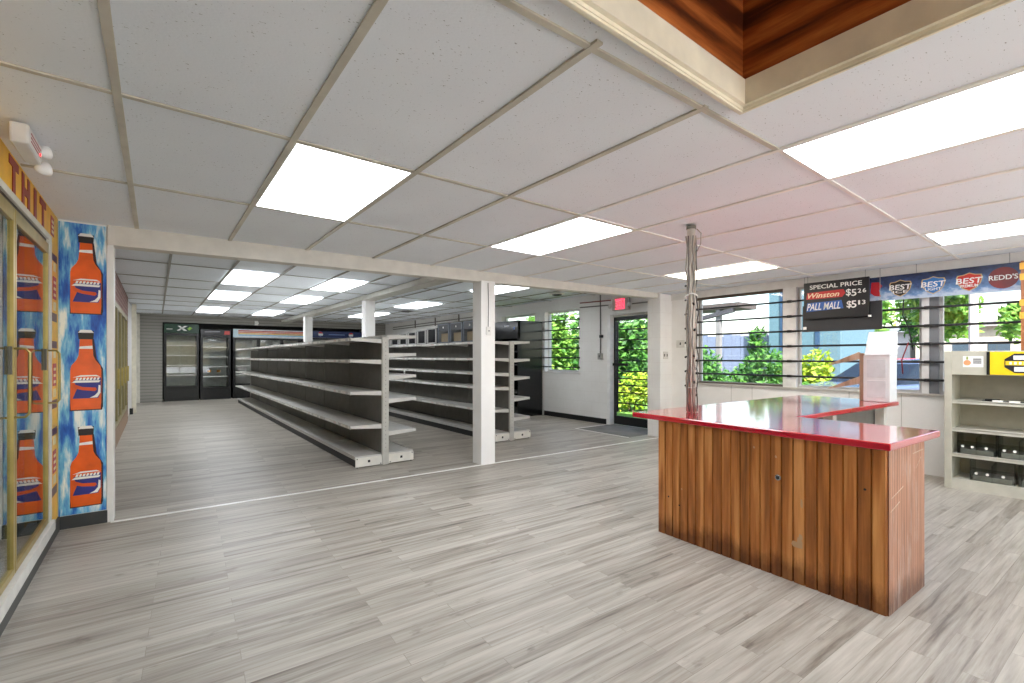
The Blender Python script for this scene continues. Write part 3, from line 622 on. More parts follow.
for i, y in enumerate((9.25, 8.84, 8.43, 8.02, 7.61)):
    bin_('display_bin', ['white-framed display bin at the far end of the top-shelf row', 'white-framed display bin second from the far end of the row', 'white-framed display bin in the middle of the white ones', 'white-framed display bin fourth from the far end of the row', 'white-framed display bin next to the blue-grey bins'][i], y, .36, .215+.015*i, .28, DK, WF, 'white-framed bins on the top shelf')
for i, y in enumerate((7.17, 6.74, 6.31)):
    bin_('flip_bin', ['blue-grey flip-front bin beside the white-framed bins', 'second blue-grey flip-front bin from the white-framed ones', 'blue-grey flip-front bin cut by the pillar edge'][i], y, .40, .335, .28, M((120, 122, 122), .5), BF, 'blue-grey bins on the top shelf', top=True)
tag(B(0, 0, 0, .006, .03, .06).build('shelf_clip', RED, loc=(3.945, 8.3, .46)), 'small red clip on a shelf edge of the far gondola', 'clip')
tag(MB().prism([(0, 0), (.004, 0), (.004, .11), (0, .11)], 0, .07).build('price_flag', PAPER, loc=(3.94, 8.65, .93)), 'white paper flag hanging from a shelf edge of the far gondola', 'price flag')

# ------------------------------------------------------------------ rear fridges
def fridge(x0, x1, h, head, lab, hm, nd=1, hz=.20, inner=M((196, 202, 196), .5), zlo=.42):
    t = thing('display_fridge', lab, 'fridge', (x0, YR-.06, 0)); w = x1-x0; D = .75
    m = MB(); e = .055; m.box(0, .02, 0, w, D, .10); m.box(0, .02, .1, e, D, h); m.box(w-e, .02, .1, w, D, h); m.box(e, .02, h-.06, w-e, D, h); m.box(e, D-.04, .1, w-e, D, h-.06); m.box(e, .02, .1, w-e, D-.04, zlo-.02); m.build('cabinet', M((22, 23, 23), .35), t)
    B(e, D-.06, zlo, w-e, D-.042, h-.08).build('liner', inner, t)
    B(.0, 0, h-hz, w, .03, h-.005).build('header', hm, t, bevel=.006)
    m = MB(); [m.box(.06, .012, .10+.035*k, w-.06, .022, .115+.035*k) for k in range(7)]; m.build('vent_louver', M((40, 40, 40), .5), t)
    for z in [zlo+.02 + (h-hz-zlo-.1)*k/5 for k in range(1, 5)]: B(e+.01, .09, z, w-e-.01, D-.08, z+.02).build('wire_shelf', M((220, 222, 218), .4), t)
    dw = (w-.02)/nd
    for k in range(nd):
        a = .01+k*dw; m = MB(); f = .05; m.box(a, 0, zlo-.05, a+f, .02, h-hz-.01); m.box(a+dw-f, 0, zlo-.05, a+dw, .02, h-hz-.01); m.box(a+f, 0, zlo-.05, a+dw-f, .02, zlo+.01); m.box(a+f, 0, h-hz-.07, a+dw-f, .02, h-hz-.01)
        d = m.build('door', BLACK, t); B(a+f, .008, zlo+.01, a+dw-f, .013, h-hz-.07).build('pane', GLASS, d); B(a+dw-f+.012, -.03, .95, a+dw-f+.03, 0, 1.35).build('handle', M((60, 60, 60), .4), d)
    return t
f1 = fridge(.18, 1.02, 2.26, None, 'tall black glass-door fridge with dark green header', M((16, 62, 40), .4, var=.2), hz=.27, inner=M((186, 196, 176), .5))
m = MB(); m.prism([(.30, 2.06), (.36, 2.06), (.56, 2.2), (.48, 2.2)], -.004, -.0008); m.prism([(.32, 2.2), (.38, 2.2), (.55, 2.06), (.47, 2.06)], -.004, -.0008); m.prism([(.06, 2.09), (.2, 2.09), (.2, 2.11), (.06, 2.11)], -.004, -.0008); m.build('header_mark', PAPER, f1)
MB().prism([(.55, 2.12), (.62, 2.18), (.68, 2.13), (.6, 2.07)], -.004, -.0008).build('header_swirl', M((140, 190, 60), .4), f1)
f2 = fridge(1.06, 1.84, 2.12, None, 'tall black glass-door fridge with black header between two others', M((34, 34, 38), .3), hz=.17, inner=M((198, 206, 200), .5), zlo=.36)
MB().prism([(.6, 1.97), (.75, 1.97), (.75, 2.09), (.62, 2.09)], -.004, -.0008).build('header_mark', M((200, 70, 62), .4), f2); MB().prism([(.1, 2.03), (.5, 2.05), (.5, 2.07), (.1, 2.06)], -.004, -.0008).build('header_stripe', M((150, 150, 155), .4), f2)
f3 = fridge(1.90, 3.98, 2.17, None, 'wide black cooler with rainbow-striped header beside the fridges', M((214, 222, 226), .4), nd=3, hz=.27)
for k, c in enumerate(((196, 60, 48), (226, 120, 50), (236, 190, 80), (120, 180, 214))): B(.14, -.004, 2.125-.045*k, 2.08, -.0008, 2.095-.045*k+(0)).build('header_stripe', M(c, .4), f3)
B(.0, -.003, 1.91, .12, -.0006, 2.16).build('header_panel', M((190, 214, 224), .4), f3)
f4 = fridge(4.02, 6.1, 2.19, None, 'wide black cooler with dark blue header behind the rear posts', M((24, 46, 96), .4), nd=3, hz=.24)
for x in (.48, 1.52):
    MB().lathe([(.08, 0), (.08, .003)], 20, (x, 0, 2.07), Matrix.Rotation(pi/2, 3, 'X')).build('round_mark', PAPER, f4)
    a = [(x+.078*cos(q), 2.07+.078*sin(q)) for q in [pi*k/10 for k in range(1, 10)]]; MB().prism(a, -.0045, -.003).build('red_mark', RED, f4)
    a = [(x+.078*cos(q), 2.07+.078*sin(q)) for q in [pi+pi*k/10 for k in range(2, 9)]]; MB().prism(a, -.0045, -.003).build('blue_mark', M((30, 70, 160), .4), f4)
MB().prism([(.75, 2.05), (1.3, 2.05), (1.3, 2.08), (.75, 2.08)], -.003, -.0006).build('header_line', M((120, 150, 200), .4), f4)
for x, z in ((1.30, .87), (1.55, .87)):
    tag(MB().lathe([(.05, 0), (.05, .06), (.045, .07)], 14).build('orange_cup', M((232, 164, 60), .4), loc=(x, YR+.3, .815)), ('orange cup by the hinge' if x < 1.4 else 'orange cup nearer the handle') + ' on a shelf of the middle fridge', 'cup')
# black merchandiser by rear window
t = thing('black_cooler', 'tall black open-front cooler standing side-on against the barred rear window', 'cooler', (6.12, 7.78, 0))
m = MB(); m.box(0, 0, 0, .68, .03, 2.07); m.box(0, .95, 0, .68, .98, 2.07); m.box(.64, .03, 0, .68, .95, 2.07); m.box(.0, .03, 0, .64, .95, .22); m.box(0.02, .03, 2.02, .64, .95, 2.07); m.build('cabinet', M((15, 16, 17), .18, spec=.6), t, bevel=.004)
B(-.012, 0.0, 1.68, .06, .98, 2.07).build('header', M((14, 15, 18), .12), t, bevel=.006); B(-.016, .30, 1.95, -.0122, .48, 1.975).build('emblem', M((170, 175, 185), .4), t); B(-.016, .10, 1.88, -.0122, .15, 1.93).build('light', M((120, 150, 210), .4), t)
for z in (.5, .8, 1.1, 1.4): B(.06, .035, z, .63, .945, z+.02).build('shelf', DGREY, t)

# ------------------------------------------------------------------ service counter
ct_ = thing('service_counter', 'brown beadboard service counter base with scuffed end', 'counter', (2.885, .700, 0), radians(-2.95))
WB = wood_mat([(112, 66, 28), (182, 114, 56), (220, 158, 94)], 'z', board=1.372/22)
WE = wood_mat([(124, 84, 64), (176, 122, 94), (200, 152, 126)], 'z', scuff=.45)
m = MB(); nB = 22; bw = 1.372/nB
for k in range(nB):
    y = k*bw; g = .0045
    m.prism([(y, .004), (y+bw, .004), (y+bw, -.0), (y+bw-g*.3, -.0), (y+bw-g, -.008), (y+g, -.008), (y+g*.3, 0), (y, 0)], 0, .824, 'z') if False else m.hexa([(0, y, 0), (0, y+bw, 0), (0, y+bw-.0006, 0), (-.012, y+bw-g, 0), (-.012, y+g, 0), (0, y+.0006, 0)], [(0, y, .824), (0, y+bw, .824), (0, y+bw-.0006, .824), (-.012, y+bw-g, .824), (-.012, y+g, .824), (0, y+.0006, .824)])
m.build('front_panel', WB, ct_)
B(.0, -.006, 0, .545, 0.012, .824).build('end_panel', WE, ct_); B(.0, 1.36, 0, .545, 1.372, .824).build('end_panel', WE, ct_)
m = MB(); m.box(.001, .012, .10, .54, 1.36, .118); m.box(.001, .012, .45, .54, 1.36, .465); m.box(.001, .012, 0, .02, 1.36, .824); m.build('inner_shelf', M((150, 110, 80), .6), ct_)
MB().lathe([(.011, 0), (.017, .0), (.017, .004), (.011, .006)], 20, (-.0118, .518, .58), Matrix.Rotation(-pi/2, 3, 'Y')).build('hole_ring', M((210, 212, 214), .25, .8), ct_)
MB().lathe([(.0112, 0), (.0112, .006)], 16, (-.0128, .518, .58), Matrix.Rotation(-pi/2, 3, 'Y')).build('hole', INK, ct_)
for y, z, w, h in ((.40, .235, .03, .06), (.42, .22, .05, .035), (.395, .27, .02, .03), (.53, .70, .012, .015), (.66, .735, .012, .014), (1.17, .36, .008, .012), (.39, .46, .012, .05)):
    MB().prism([(y-w/2, z-h/2), (y+w*.3, z-h*.45), (y+w/2, z-h*.1), (y+w*.35, z+h*.5), (y-w*.2, z+h*.4), (y-w*.45, z+h*.1)], -.0128, -.0118, 'x').build('paint_scuff', M((196, 160, 122), .6), ct_)
for x0, z0, x1, z1 in ((.03, .575, .20, .61), (.02, .51, .15, .54), (.35, .765, .52, .77), (.40, .68, .48, .73)): MB().prism([(x0, z0), (x1, z1), (x1, z1+.006), (x0, z0+.004)], -.0072, -.0055).build('scratch', M((196, 170, 150), .6), ct_)
for y, z in ((.09, .61), (1.19, .24), (1.28, .28)): MB().lathe([(.006, 0), (.006, .002)], 10, (-.0118, y, z), Matrix.Rotation(-pi/2, 3, 'Y')).build('nail_hole', INK, ct_)
# red L-shaped worktop
def red_mat():
    t = NT('red_laminate'); n = t.noise(t.coords((2, 2, 2), world=True), 2.2, 5, .6)
    col = t.ramp(n, [(.3, lin((178, 14, 36))), (.7, lin((198, 20, 44)))])
    return t.bsdf(col, .12, 0, .9, coat=1.)
zt0, zt1 = .825, .863
loop = [(2.842, .678), (3.592, .628), (3.62, 1.40), (5.62, 1.277), (5.706, 2.167), (2.914, 2.284)]
# follow the photograph's corner points
cn = MB(); cn.hexa([(x, y, zt0) for x, y in loop], [(x, y, zt1) for x, y in loop])
top = cn.build('counter_worktop', red_mat(), bevel=.006); tag(top, 'glossy red L-shaped worktop on the brown counter', 'worktop')
g = thing('counter_cabinet', 'grey metal cabinet under the far arm of the red worktop', 'cabinet', (0, 0, 0))
m = MB(); m.box(4.35, 1.44, 0, 5.55, 1.46, .824); m.box(4.35, 1.44, 0, 4.37, 2.12, .824); m.box(5.53, 1.40, 0, 5.55, 2.12, .824); m.box(4.35, 2.1, 0, 5.55, 2.12, .824); m.build('body', M((128, 126, 120), .5, .2), g)
m = MB(); m.box(4.32, 1.40, 0, 4.40, 1.47, .824); m.box(5.49, 1.36, 0, 5.58, 1.43, .824); m.build('leg', M((206, 204, 198), .45), g)

# pole wrapped with cables
PX, PY = 3.29, 2.015
t = thing('wrapped_pole', 'metal pole wrapped in cables and bulbs standing on the red worktop', 'pole', (PX, PY, .8635)); hh = ZF-.8635
m = MB(); m.tube([(0, 0, 0), (0, 0, hh-.002)], .031, 16); m.build('pole', M((216, 210, 198), .45, .1), t, smooth=True)
MB().lathe([(.034, hh-.03), (.036, hh-.028), (.036, hh-.004), (.034, hh-.002)], 16).build('collar', M((120, 116, 104), .5), t)
rr = random.Random(5)
for k in range(6):
    ph = -3.5 + k*.42; pts = []
    for i in range(17):
        z = .004 + (hh-.09)*i/16; w = rr.uniform(-.22, .22); r_ = .037 + rr.uniform(0, .008) + (.012 if i in (3, 5, 9) and k == 5 else 0); pts.append((r_*cos(ph+w), r_*sin(ph+w), z))
    MB().tube(pts, rr.choice((.0045, .005, .006)), 6).build('cable', M([(150, 142, 130), (104, 98, 92), (196, 190, 178), (128, 122, 114), (176, 170, 158), (70, 67, 64)][k], .5), t, smooth=True)
m = MB()
for i in range(9): a = -2.1 if i % 2 else -.1; z = .12 + .1*i; m.lathe([(.003, 0), (.008, .004), (.008, .018), (.003, .026)], 8, (.046*cos(a+pi*.0), .046*sin(a), z), Matrix.Rotation(rr.uniform(-1, 1), 3, 'X'))
for i in range(8): m.lathe([(.003, 0), (.008, .004), (.008, .02), (.003, .026)], 8, (.05*cos(2.6), .05*sin(2.6), .2 + .11*i), Matrix.Rotation(1.2, 3, 'Y'))
m.build('light_bulb', BLACK, t)
m = MB(); m.tube([(.04*cos(q), .04*sin(q), .19+.005*sin(3*q)) for q in [2*pi*i/14 for i in range(15)]], .004, 6); m.tube([(.043*cos(q), .043*sin(q), .90+.01*sin(2*q)) for q in [2*pi*i/14 for i in range(15)]], .006, 6); m.build('cable_tie', M((215, 213, 208), .5), t, smooth=True)
MB().tube([(.02, -.035, hh-.03), (.055, -.05, hh-.06), (.06, -.045, hh-.14), (.03, -.03, hh-.2)], .004, 6).build('loop_wire', M((150, 146, 136), .5), t, smooth=True)

# white bin dispenser with two wooden arms on the far arm of the worktop
t = thing('dispenser_stand', 'white sloped-lid dispenser box standing on the far end of the red worktop', 'dispenser', (5.40, 1.292, .864), 0)
ACR = M((226, 229, 230), .25, var=.03)
m = MB(); m.prism([(0, 0), (.22, 0), (.22, .44), (0, .44)], .0, .205); m.build('body', ACR, t, bevel=.004)
MB().prism([(-.02, .44), (.22, .44), (.22, .665), (.10, .665)], -.005, .19).build('lid', M((232, 234, 236), .2, var=.02), t, bevel=.004)
m = MB(); m.box(-.006, .03, .04, 0, .175, .20); m.box(-.006, .03, .23, 0, .175, .40); m.build('front_door', M((214, 219, 222), .2), t, bevel=.002)
t2 = thing('bracket_post', 'slim beige wooden post with two slanted arms beside the white dispenser', 'bracket', (5.44, 1.505, .864))
TAN = wood_mat([(150, 128, 104), (184, 162, 136), (205, 186, 162)], 'z', dirt=False)
B(0, 0, 0, .035, .035, .46).build('post', TAN, t2, bevel=.003)
for z in (.16, .40): MB().prism([(.036, z), (.036, z+.075), (.30, z-.05), (.30, z-.06)], .005, .03, 'x').build('arm', TAN, t2, bevel=.002)

# hanging signs
XS = 6.52
t = thing('price_sign', 'black hanging special price board with two prices in white', 'sign', (XS, 1.752, 1.762)); w, h = .68, .455
B(0, 0, 0, .03, w, h).build('board', M((22, 22, 23), .4), t, bevel=.004); N = (-.0006, 0, 0)
def ltr(s, y, z, hh_, mat, width=None, shear=0, bold=.012, name='lettering', x=-.0003): return lettering(s, (x, y, z), (0, -1, 0), (0, 0, 1), hh_, mat, t, name, width, .002, shear, bold)
ltr('SPECIAL PRICE', w*.50, h*.865, .052, PAPER, w*.80)
rb = MB().prism([(w-.03, h*.54), (w-.04, h*.72), (w*.37, h*.74), (w*.34, h*.64), (w*.39, h*.54)], -.002, 0, 'x').build('red_band', M((200, 34, 34), .4), t)
bb = MB().prism([(w-.03, h*.20), (w-.04, h*.44), (w*.40, h*.46), (w*.37, h*.24)], -.002, 0, 'x').build('blue_band', M((44, 92, 168), .4), t)
ltr('Winston', w*.68, h*.635, .062, M((252, 228, 190), .4), .34, .3, .014, x=-.0022); ltr('PALL MALL', w*.68, h*.33, .085, PAPER, .36, .25, x=-.0022)
ltr('$', w*.295, h*.635, .09, PAPER, .05); ltr('5', w*.215, h*.625, .08, PAPER, .05); ltr('2', w*.135, h*.66, .05, PAPER, .034); ltr('6', w*.065, h*.66, .05, PAPER, .034)
ltr('$', w*.285, h*.32, .09, PAPER, .05); ltr('5', w*.215, h*.325, .085, PAPER, .05); ltr('1', w*.14, h*.36, .05, PAPER, .018); ltr('3', w*.075, h*.36, .05, PAPER, .034)
B(-.004, -.018, -.012, .02, .01, .012).build('clip', PAPER, t); [MB().tube([(.015, y, h), (.015, y, .538)], .003, 6).build('hanging_wire', STEEL, t) for y in (.04, w-.04)]
t = thing('sign_backer', 'long plain dark board hanging just below the special price board', 'sign', (XS+.05, 1.645, 1.605)); B(0, 0, 0, .02, .82, .33).build('board', M((48, 49, 51), .5), t, bevel=.003); B(-.002, .775, .03, 0, .812, .065).build('sticker', PAPER, t); [MB().tube([(.01, y, .33), (.01, y, .695)], .003, 6).build('hanging_wire', STEEL, t) for y in (.02, .8)]
t = thing('beer_banner', 'dark blue banner of four round and shield badges along the window top', 'banner', (6.60, -.35, 1.93)); BW = 2.12
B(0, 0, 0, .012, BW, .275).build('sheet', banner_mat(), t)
def ban(s, y, z, hh_, mat, width, sh=0, x=-.006, name='lettering'): return lettering(s, (x, y-(-.35), z-1.93), (0, -1, 0), (0, 0, 1), hh_, mat, t, name, width, .0015, sh, .015)
def shield(y, c, word):
    yy = y+.35; z = .125; s = .10
    P = [(-1, .45), (-.9, .75), (-.45, .8), (0, 1.0), (.45, .8), (.9, .75), (1, .45), (.85, -.2), (.5, -.7), (0, -1), (-.5, -.7), (-.85, -.2)]
    MB().prism([(yy+a*s*1.0, z+b*s*.95) for a, b in P], -.003, -.0005, 'x').build('badge_rim', M((196, 170, 120), .4), t)
    MB().prism([(yy+a*s*.9, z+b*s*.85) for a, b in P], -.0045, -.003, 'x').build('badge', M(c, .4), t)
    ban('BEST', y, 1.93+z+.012, .058, PAPER, .20, .1); ban(word, y, 1.93+z-.04, .03, PAPER, .13)
shield(1.487, (36, 32, 32), 'ICE'); shield(1.21, (52, 120, 190), 'LIGHT'); shield(.933, (196, 44, 32), 'PREMIUM')
MB().lathe([(.105, 0), (.105, .003)], 28, (-.0005, (.692+.35), .135), Matrix.Rotation(-pi/2, 3, 'Y')).build('badge', M((120, 26, 24), .4, var=.2), t); ban("REDD'S", .692, 1.93+.14, .05, PAPER, .20)
MB().prism([(1.72+.35, .06), (1.66+.35, .05), (1.68+.35, .12), (1.65+.35, .17), (1.68+.35, .215), (1.75+.35, .22), (1.76+.35, .1)], -.003, -.0005, 'x').build('ribbon_print', M((190, 30, 44), .4), t)
[MB().tube([(.006, y, .27), (.006, y, .373)], .003, 6).build('hanging_wire', STEEL, t) for y in (.3, 1.0, 1.7)]
t = thing('hanging_cable', 'dark cable hanging in the window beside the white dispenser', 'cable', (6.62, 1.45, 1.0)); MB().tube([(0, .0, 1.2), (.0, .02, .75), (0, -.03, .62), (0, -.07, .36)], .006, 6).build('black_cable', INK, t, smooth=True); MB().tube([(0, -.03, .45), (.0, .03, .25), (0, .02, .1)], .006, 6).build('red_cable', M((150, 40, 40), .5), t, smooth=True)

# ------------------------------------------------------------------ beige shelf unit on the right
t = thing('shelf_unit', 'beige metal shelf unit under the window at the photo edge', 'shelf unit', (6.20, -.22, 0)); L = 1.275; D = .42; BG = M((190, 187, 172), .45, var=.05); BG2 = M((168, 164, 148), .5)
B(0, L-.055, 0, D, L, 1.345).build('side_panel', BG, t, bevel=.004); B(0, 0, 0, D, .055, 1.345).build('side_panel', BG, t, bevel=.004); B(D-.02, .055, 0, D, L-.055, 1.345).build('back_panel', BG2, t)
B(.0, .055, 1.115, .03, L-.055, 1.345).build('fascia', BG, t, bevel=.003); B(.03, .055, 1.325, D-.02, L-.055, 1.345).build('top', BG, t)
for z in (.862, .588, .342): MB().box(.02, .055, z-.012, D-.02, L-.055, z).box(.02, .055, z-.03, .032, L-.055, z+.006).build('shelf', M((206, 203, 190), .4), t, bevel=.002)
MB().box(.01, .055, .0, .03, L-.055, .10).box(.03, .055, .088, D-.02, L-.055, .10).build('base', M((200, 197, 184), .45), t)
B(-.002, L-.275, 1.19, 0, L-.135, 1.295).build('sticker', PAPER, t); MB().lathe([(.026, 0), (.026, .001)], 14, (-.002, L-.165, 1.232), Matrix.Rotation(-pi/2, 3, 'Y')).build('fruit_print', M((226, 160, 110), .5), t); B(-.0032, L-.172, 1.262, -.002, L-.158, 1.29).build('leaf_print', M((150, 170, 90), .5), t); m = MB(); [m.box(-.0032, L-.262, 1.225+.018*k, -.002, L-.205, 1.236+.018*k) for k in range(3)]; m.build('sticker_print', M((90, 90, 92), .5), t)
t = thing('tobacco_sign', 'yellow sign with black octagon badge on the beige shelf unit', 'sign', (6.185, 0, 0)); B(0, .30, 1.122, .013, .755, 1.335).build('panel', M((240, 204, 30), .35), t); B(-.004, .735, 1.12, .014, .757, 1.337).build('edge', BLACK, t)
oc = [(cos(pi/8+pi/4*k), sin(pi/8+pi/4*k)) for k in range(8)]; cy, cz = .535, 1.23
MB().prism([(cy+a*.115, cz+b*.095) for a, b in oc], -.002, -.0003, 'x').build('badge', M((34, 34, 46), .4), t); B(-.0035, cy-.1, cz-.018, -.002, cy+.1, cz+.02).build('badge_band', M((244, 206, 40), .4), t)
m = MB(); m.box(-.0035, cy-.05, cz+.032, -.002, cy+.05, cz+.07); m.box(-.0035, cy-.045, cz-.075, -.002, cy+.045, cz-.034); [m.box(-.005, cy-.09+.03*k, cz-.011, -.0035, cy-.075+.03*k, cz+.013) for k in range(6)]; m.build('badge_print', PAPER, t)
# things on the shelves
t = thing('price_rail', 'thin rail of white price strips lying on the upper beige shelf', 'price rail', (6.27, .30, .8625)); B(0, 0, 0, .05, .5, .012).build('rail', M((70, 72, 68), .5), t); m = MB(); [m.box(-.003, .03+.11*k, .002, .03, .10+.11*k, .018) for k in range(4)]; m.build('strip', PAPER, t); B(0, .38, .0, .06, .48, .024).build('clip', BLACK, t)
SMOKE = M((96, 98, 94), .25, var=.2)
def tray(y, w, h, z, lab):
    t = thing('smoky_tray', lab, 'tray', (6.25, y, z), 0, 'dark plastic trays on the lower beige shelves'); e = .006
    m = MB(); m.box(0, 0, 0, .28, w, e); m.box(0, 0, 0, e, w, h*.6); m.box(.27, 0, 0, .28, w, h); m.box(0, 0, 0, .28, e, h); m.box(0, w-e, 0, .28, w, h); m.box(0, w/2-e/2, 0, .27, w/2+e/2, h*.8); m.build('body', glass((.88, .89, .88, 1), 1.), t)
    m = MB(); [m.lathe([(.012, 0), (.012, .004)], 10, (-.002, w*q, h*.35), Matrix.Rotation(-pi/2, 3, 'Y')) for q in (.25, .6, .85)]; m.build('knob', PAPER, t)
    B(.02, .02, e, .26, w-.02, h*.22).build('insert', M((150, 150, 142), .5), t)
tray(.70, .27, .21, .345, 'dark plastic tray on the lower beige shelf, at the counter end'); tray(.42, .27, .21, .345, 'dark plastic tray on the lower beige shelf at the photo edge'); tray(.58, .30, .20, .101, 'dark plastic tray on the base of the beige shelf unit'); tray(.26, .30, .20, .101, 'dark plastic tray on the unit base, mostly out of frame')
t = thing('wooden_display_post', 'orange-brown wooden post with yellow tags above the shelf unit', 'post', (6.42, .30, 1.346)); B(0, 0, 0, .06, .26, .84).build('post', wood_mat([(140, 84, 50), (184, 122, 80), (206, 150, 108)], 'z', dirt=False), t)
for z in (.30, .42, .66, .76): B(-.006, .08, z, 0, .268, z+.06).build('tag', M((230, 176, 60), .5), t)

# ------------------------------------------------------------------ outside
GZ = -.05
struct(B(7.2, -40, GZ-.1, 70, 60, GZ).build('ground', pave_mat()))
struct(B(-40, -40, -.2, 7.2, YB-.2, -.02).build('ground_front', M((246, 244, 240), .9, var=.03)))  # unseen apron, made near-white to bounce daylight up into the room
LG = leaf_mat((34, 76, 26), (60, 112, 38), (94, 146, 54)); LY = leaf_mat((96, 130, 22), (144, 172, 34), (182, 194, 60)); LD = leaf_mat((28, 62, 30), (52, 100, 46), (90, 138, 64)); LB = leaf_mat((66, 116, 38), (102, 150, 52), (142, 176, 76))
BARK = M((98, 78, 60), .8, var=.2)
def foliage(rx, ry, rz_, n, size, seed, core=True):
    r = random.Random(seed); m = MB()
    lob = [(r.uniform(-.6, .6), r.uniform(-.6, .6), r.uniform(-.55, .6), r.uniform(.4, .62)) for _ in range(11)]
    for i in range(n):
        l = lob[i % len(lob)]; d = Vector((r.gauss(0, 1), r.gauss(0, 1), r.gauss(0, 1))).normalized() * l[3] * r.uniform(.55, 1.0)
        p = Vector(((l[0]+d.x)*rx, (l[1]+d.y)*ry, (l[2]+d.z)*rz_))
        a = Vector((r.gauss(0, 1), r.gauss(0, 1), r.gauss(0, 1))).normalized(); b = a.orthogonal().normalized(); s = size*r.uniform(.6, 1.3); c = a.cross(b)*.1
        m.poly([p-a*s, p+b*s*.45+c*s, p+a*s, p-b*s*.45+c*s])
    return m
def plant(name, lab, cat, x, y, rx, ry, h, mat, n, size, seed, trunk=0., grp=None):
    t = thing(name, lab, cat, (x, y, GZ), 0, grp); hz = (h-trunk)/2
    f = foliage(rx, ry, hz*.9, n, size, seed).build('foliage', mat, t, loc=(0, 0, trunk+hz), normals=False)
    m = MB(); r = random.Random(seed)
    for k in range(4 if trunk < .5 else 1):
        a = r.uniform(0, 6.28); q = .35 if trunk < .5 else .05
        m.tube([(0, 0, 0), (q*rx*.3*cos(a), q*ry*.3*sin(a), trunk*.7+.1), (q*rx*cos(a), q*ry*sin(a), trunk+hz)], [.05*max(.4, h/4), .04*max(.4, h/4), .015], 7)
    m.build('trunk' if trunk >= .5 else 'stem', BARK, t); return t
G1 = 'green shrubs below the shop window'
for i, (x, y) in enumerate(((9.2, 6.05), (9.4, 5.3), (9.5, 4.55), (8.9, 3.85), (10.4, 6.4))): plant('shrub', ['green shrub at the door end of the shop window', 'green shrub second from the door side of the window', 'green shrub in the middle of the first pane', 'green shrub beside the white mullion', 'green shrub behind the others at the door side'][i], 'shrub', x, y, .64, .56, 1.58+.06*(i % 2), LG, 1300, .075, 10+i, grp=G1)
for i, (x, y) in enumerate(((8.9, 5.75), (8.9, 5.0), (8.7, 4.3))): plant('shrub', ['low green shrub in front of the hedge at the door end', 'low green shrub in front of the hedge below the fence', 'low green shrub in front of the hedge by the mullion'][i], 'shrub', x, y, .4, .52, 1.25, LG, 900, .065, 120+i, grp=G1)
plant('shrub', 'bright yellow-green shrub in front of the teal building', 'shrub', 12.9, 4.85, .8, .8, 1.6, LY, 2200, .08, 31)
plant('sapling', 'leafy sapling rising above the shrubs against the blue fence', 'tree', 11.4, 7.3, .28, .28, 1.9, LG, 200, .1, 33, .9); plant('sapling', 'taller leafy sapling beside the teal building', 'tree', 11.6, 5.35, .28, .28, 2.15, LG, 200, .1, 34, .9); plant('sapling', 'small sapling with spread leaves at the canopy post', 'tree', 12.6, 8.0, .36, .34, 1.95, LG, 220, .1, 35, .8)
for i, (x, y, h, mt) in enumerate(((8.9, 7.0, 1.15, LY), (9.0, 8.1, 1.1, LY))): plant('shrub', ['yellow-green shrub low behind the barred entry door', 'second yellow-green shrub behind the barred entry door'][i], 'shrub', x, y, .55, .6, h, mt, 1000, .07, 41+i)
for i, (x, y, h) in enumerate(((10.4, 8.95, 3.4), (12.9, 10.9, 4.0), (10.6, 12.2, 3.7), (12.8, 14.6, 4.0), (11.2, 16.9, 3.9), (12.2, 19.4, 4.2))):
    plant('leafy_tree', ['dense tree filling the upper half of the entry door view', 'dense tree between the door and the rear window views', 'bright tree filling the barred rear window', 'bright tree deeper in the rear window view', 'tree seen over the black cooler', 'last tree of the row past the rear windows'][i], 'tree', x, y, 1.05, 1.2, h, [LG, LG, LB, LB, LB, LB][i], 2600, .13, 50+i, .2, 'trees beyond the door wall')
struct(B(8.0, 6.2, GZ, 14.5, 22, GZ+.05).build('ground_lawn', M((96, 140, 52), .9, var=.25)))
plant('hedge', 'long tall green hedge closing the view past the rear windows', 'hedge', 15.3, 15.5, .6, 6.5, 3.0, LB, 6500, .16, 91)
# fence and building
t = thing('boundary_fence', 'pale blue-grey board fence behind the shrubs', 'fence', (16, 6.75, GZ)); m = MB(); [m.box(0, .3*k, 0, .03, .3*k+.29, 2.05+.04*((k*7) % 3)) for k in range(26)]; m.build('board', M((108, 118, 142), .7), t); [B(.03, 2.0*k, 0, .12, 2.0*k+.1, 2.2).build('post', M((120, 130, 150), .7), t) for k in range(4)]
t = thing('teal_building', 'light teal building corner seen past the white mullion', 'building', (15.2, 4.75, GZ)); B(0, 0, 0, 3, 1.9, 4.6).build('wall', M((80, 108, 118), .7), t); [B(-.03, y, 1.5, -.001, y+.12, 3.8).build('downpipe', M((40, 66, 92), .5), t) for y in (.5, 1.45)]; B(-.1, -.1, 4.6, 3.1, 2.0, 4.75).build('roof', M((170, 190, 200), .6), t)
t = thing('street_canopy', 'dark canopy beam on posts across the corner of the first pane', 'canopy', (11.0, 5.95, GZ)); B(0, -.45, 2.52, .9, 1.15, 2.65).build('roof', M((70, 62, 58), .7), t); MB().prism([(-.3, 2.42), (1.1, 2.16), (1.1, 2.26), (-.3, 2.52)], 0, .12, 'x').build('beam', M((60, 58, 62), .6), t); [B(.05, y, 0, .17, y+.1, 2.53).build('post', M((120, 118, 116), .6), t) for y in (.05, 1.0)]
t = thing('distant_building', 'low beige building far behind the utility pole', 'building', (38, 3.2, GZ)); B(0, 0, 0, 6, 4.6, 3.1).build('wall', M((214, 206, 190), .8), t); B(-.3, -.3, 3.1, 6.3, 4.9, 3.4).build('roof', M((150, 148, 146), .7), t); [B(-.03, y, 1.2, 0, y+.9, 2.2).build('window', M((70, 84, 96), .3), t) for y in (.5, 2.0, 3.4)]
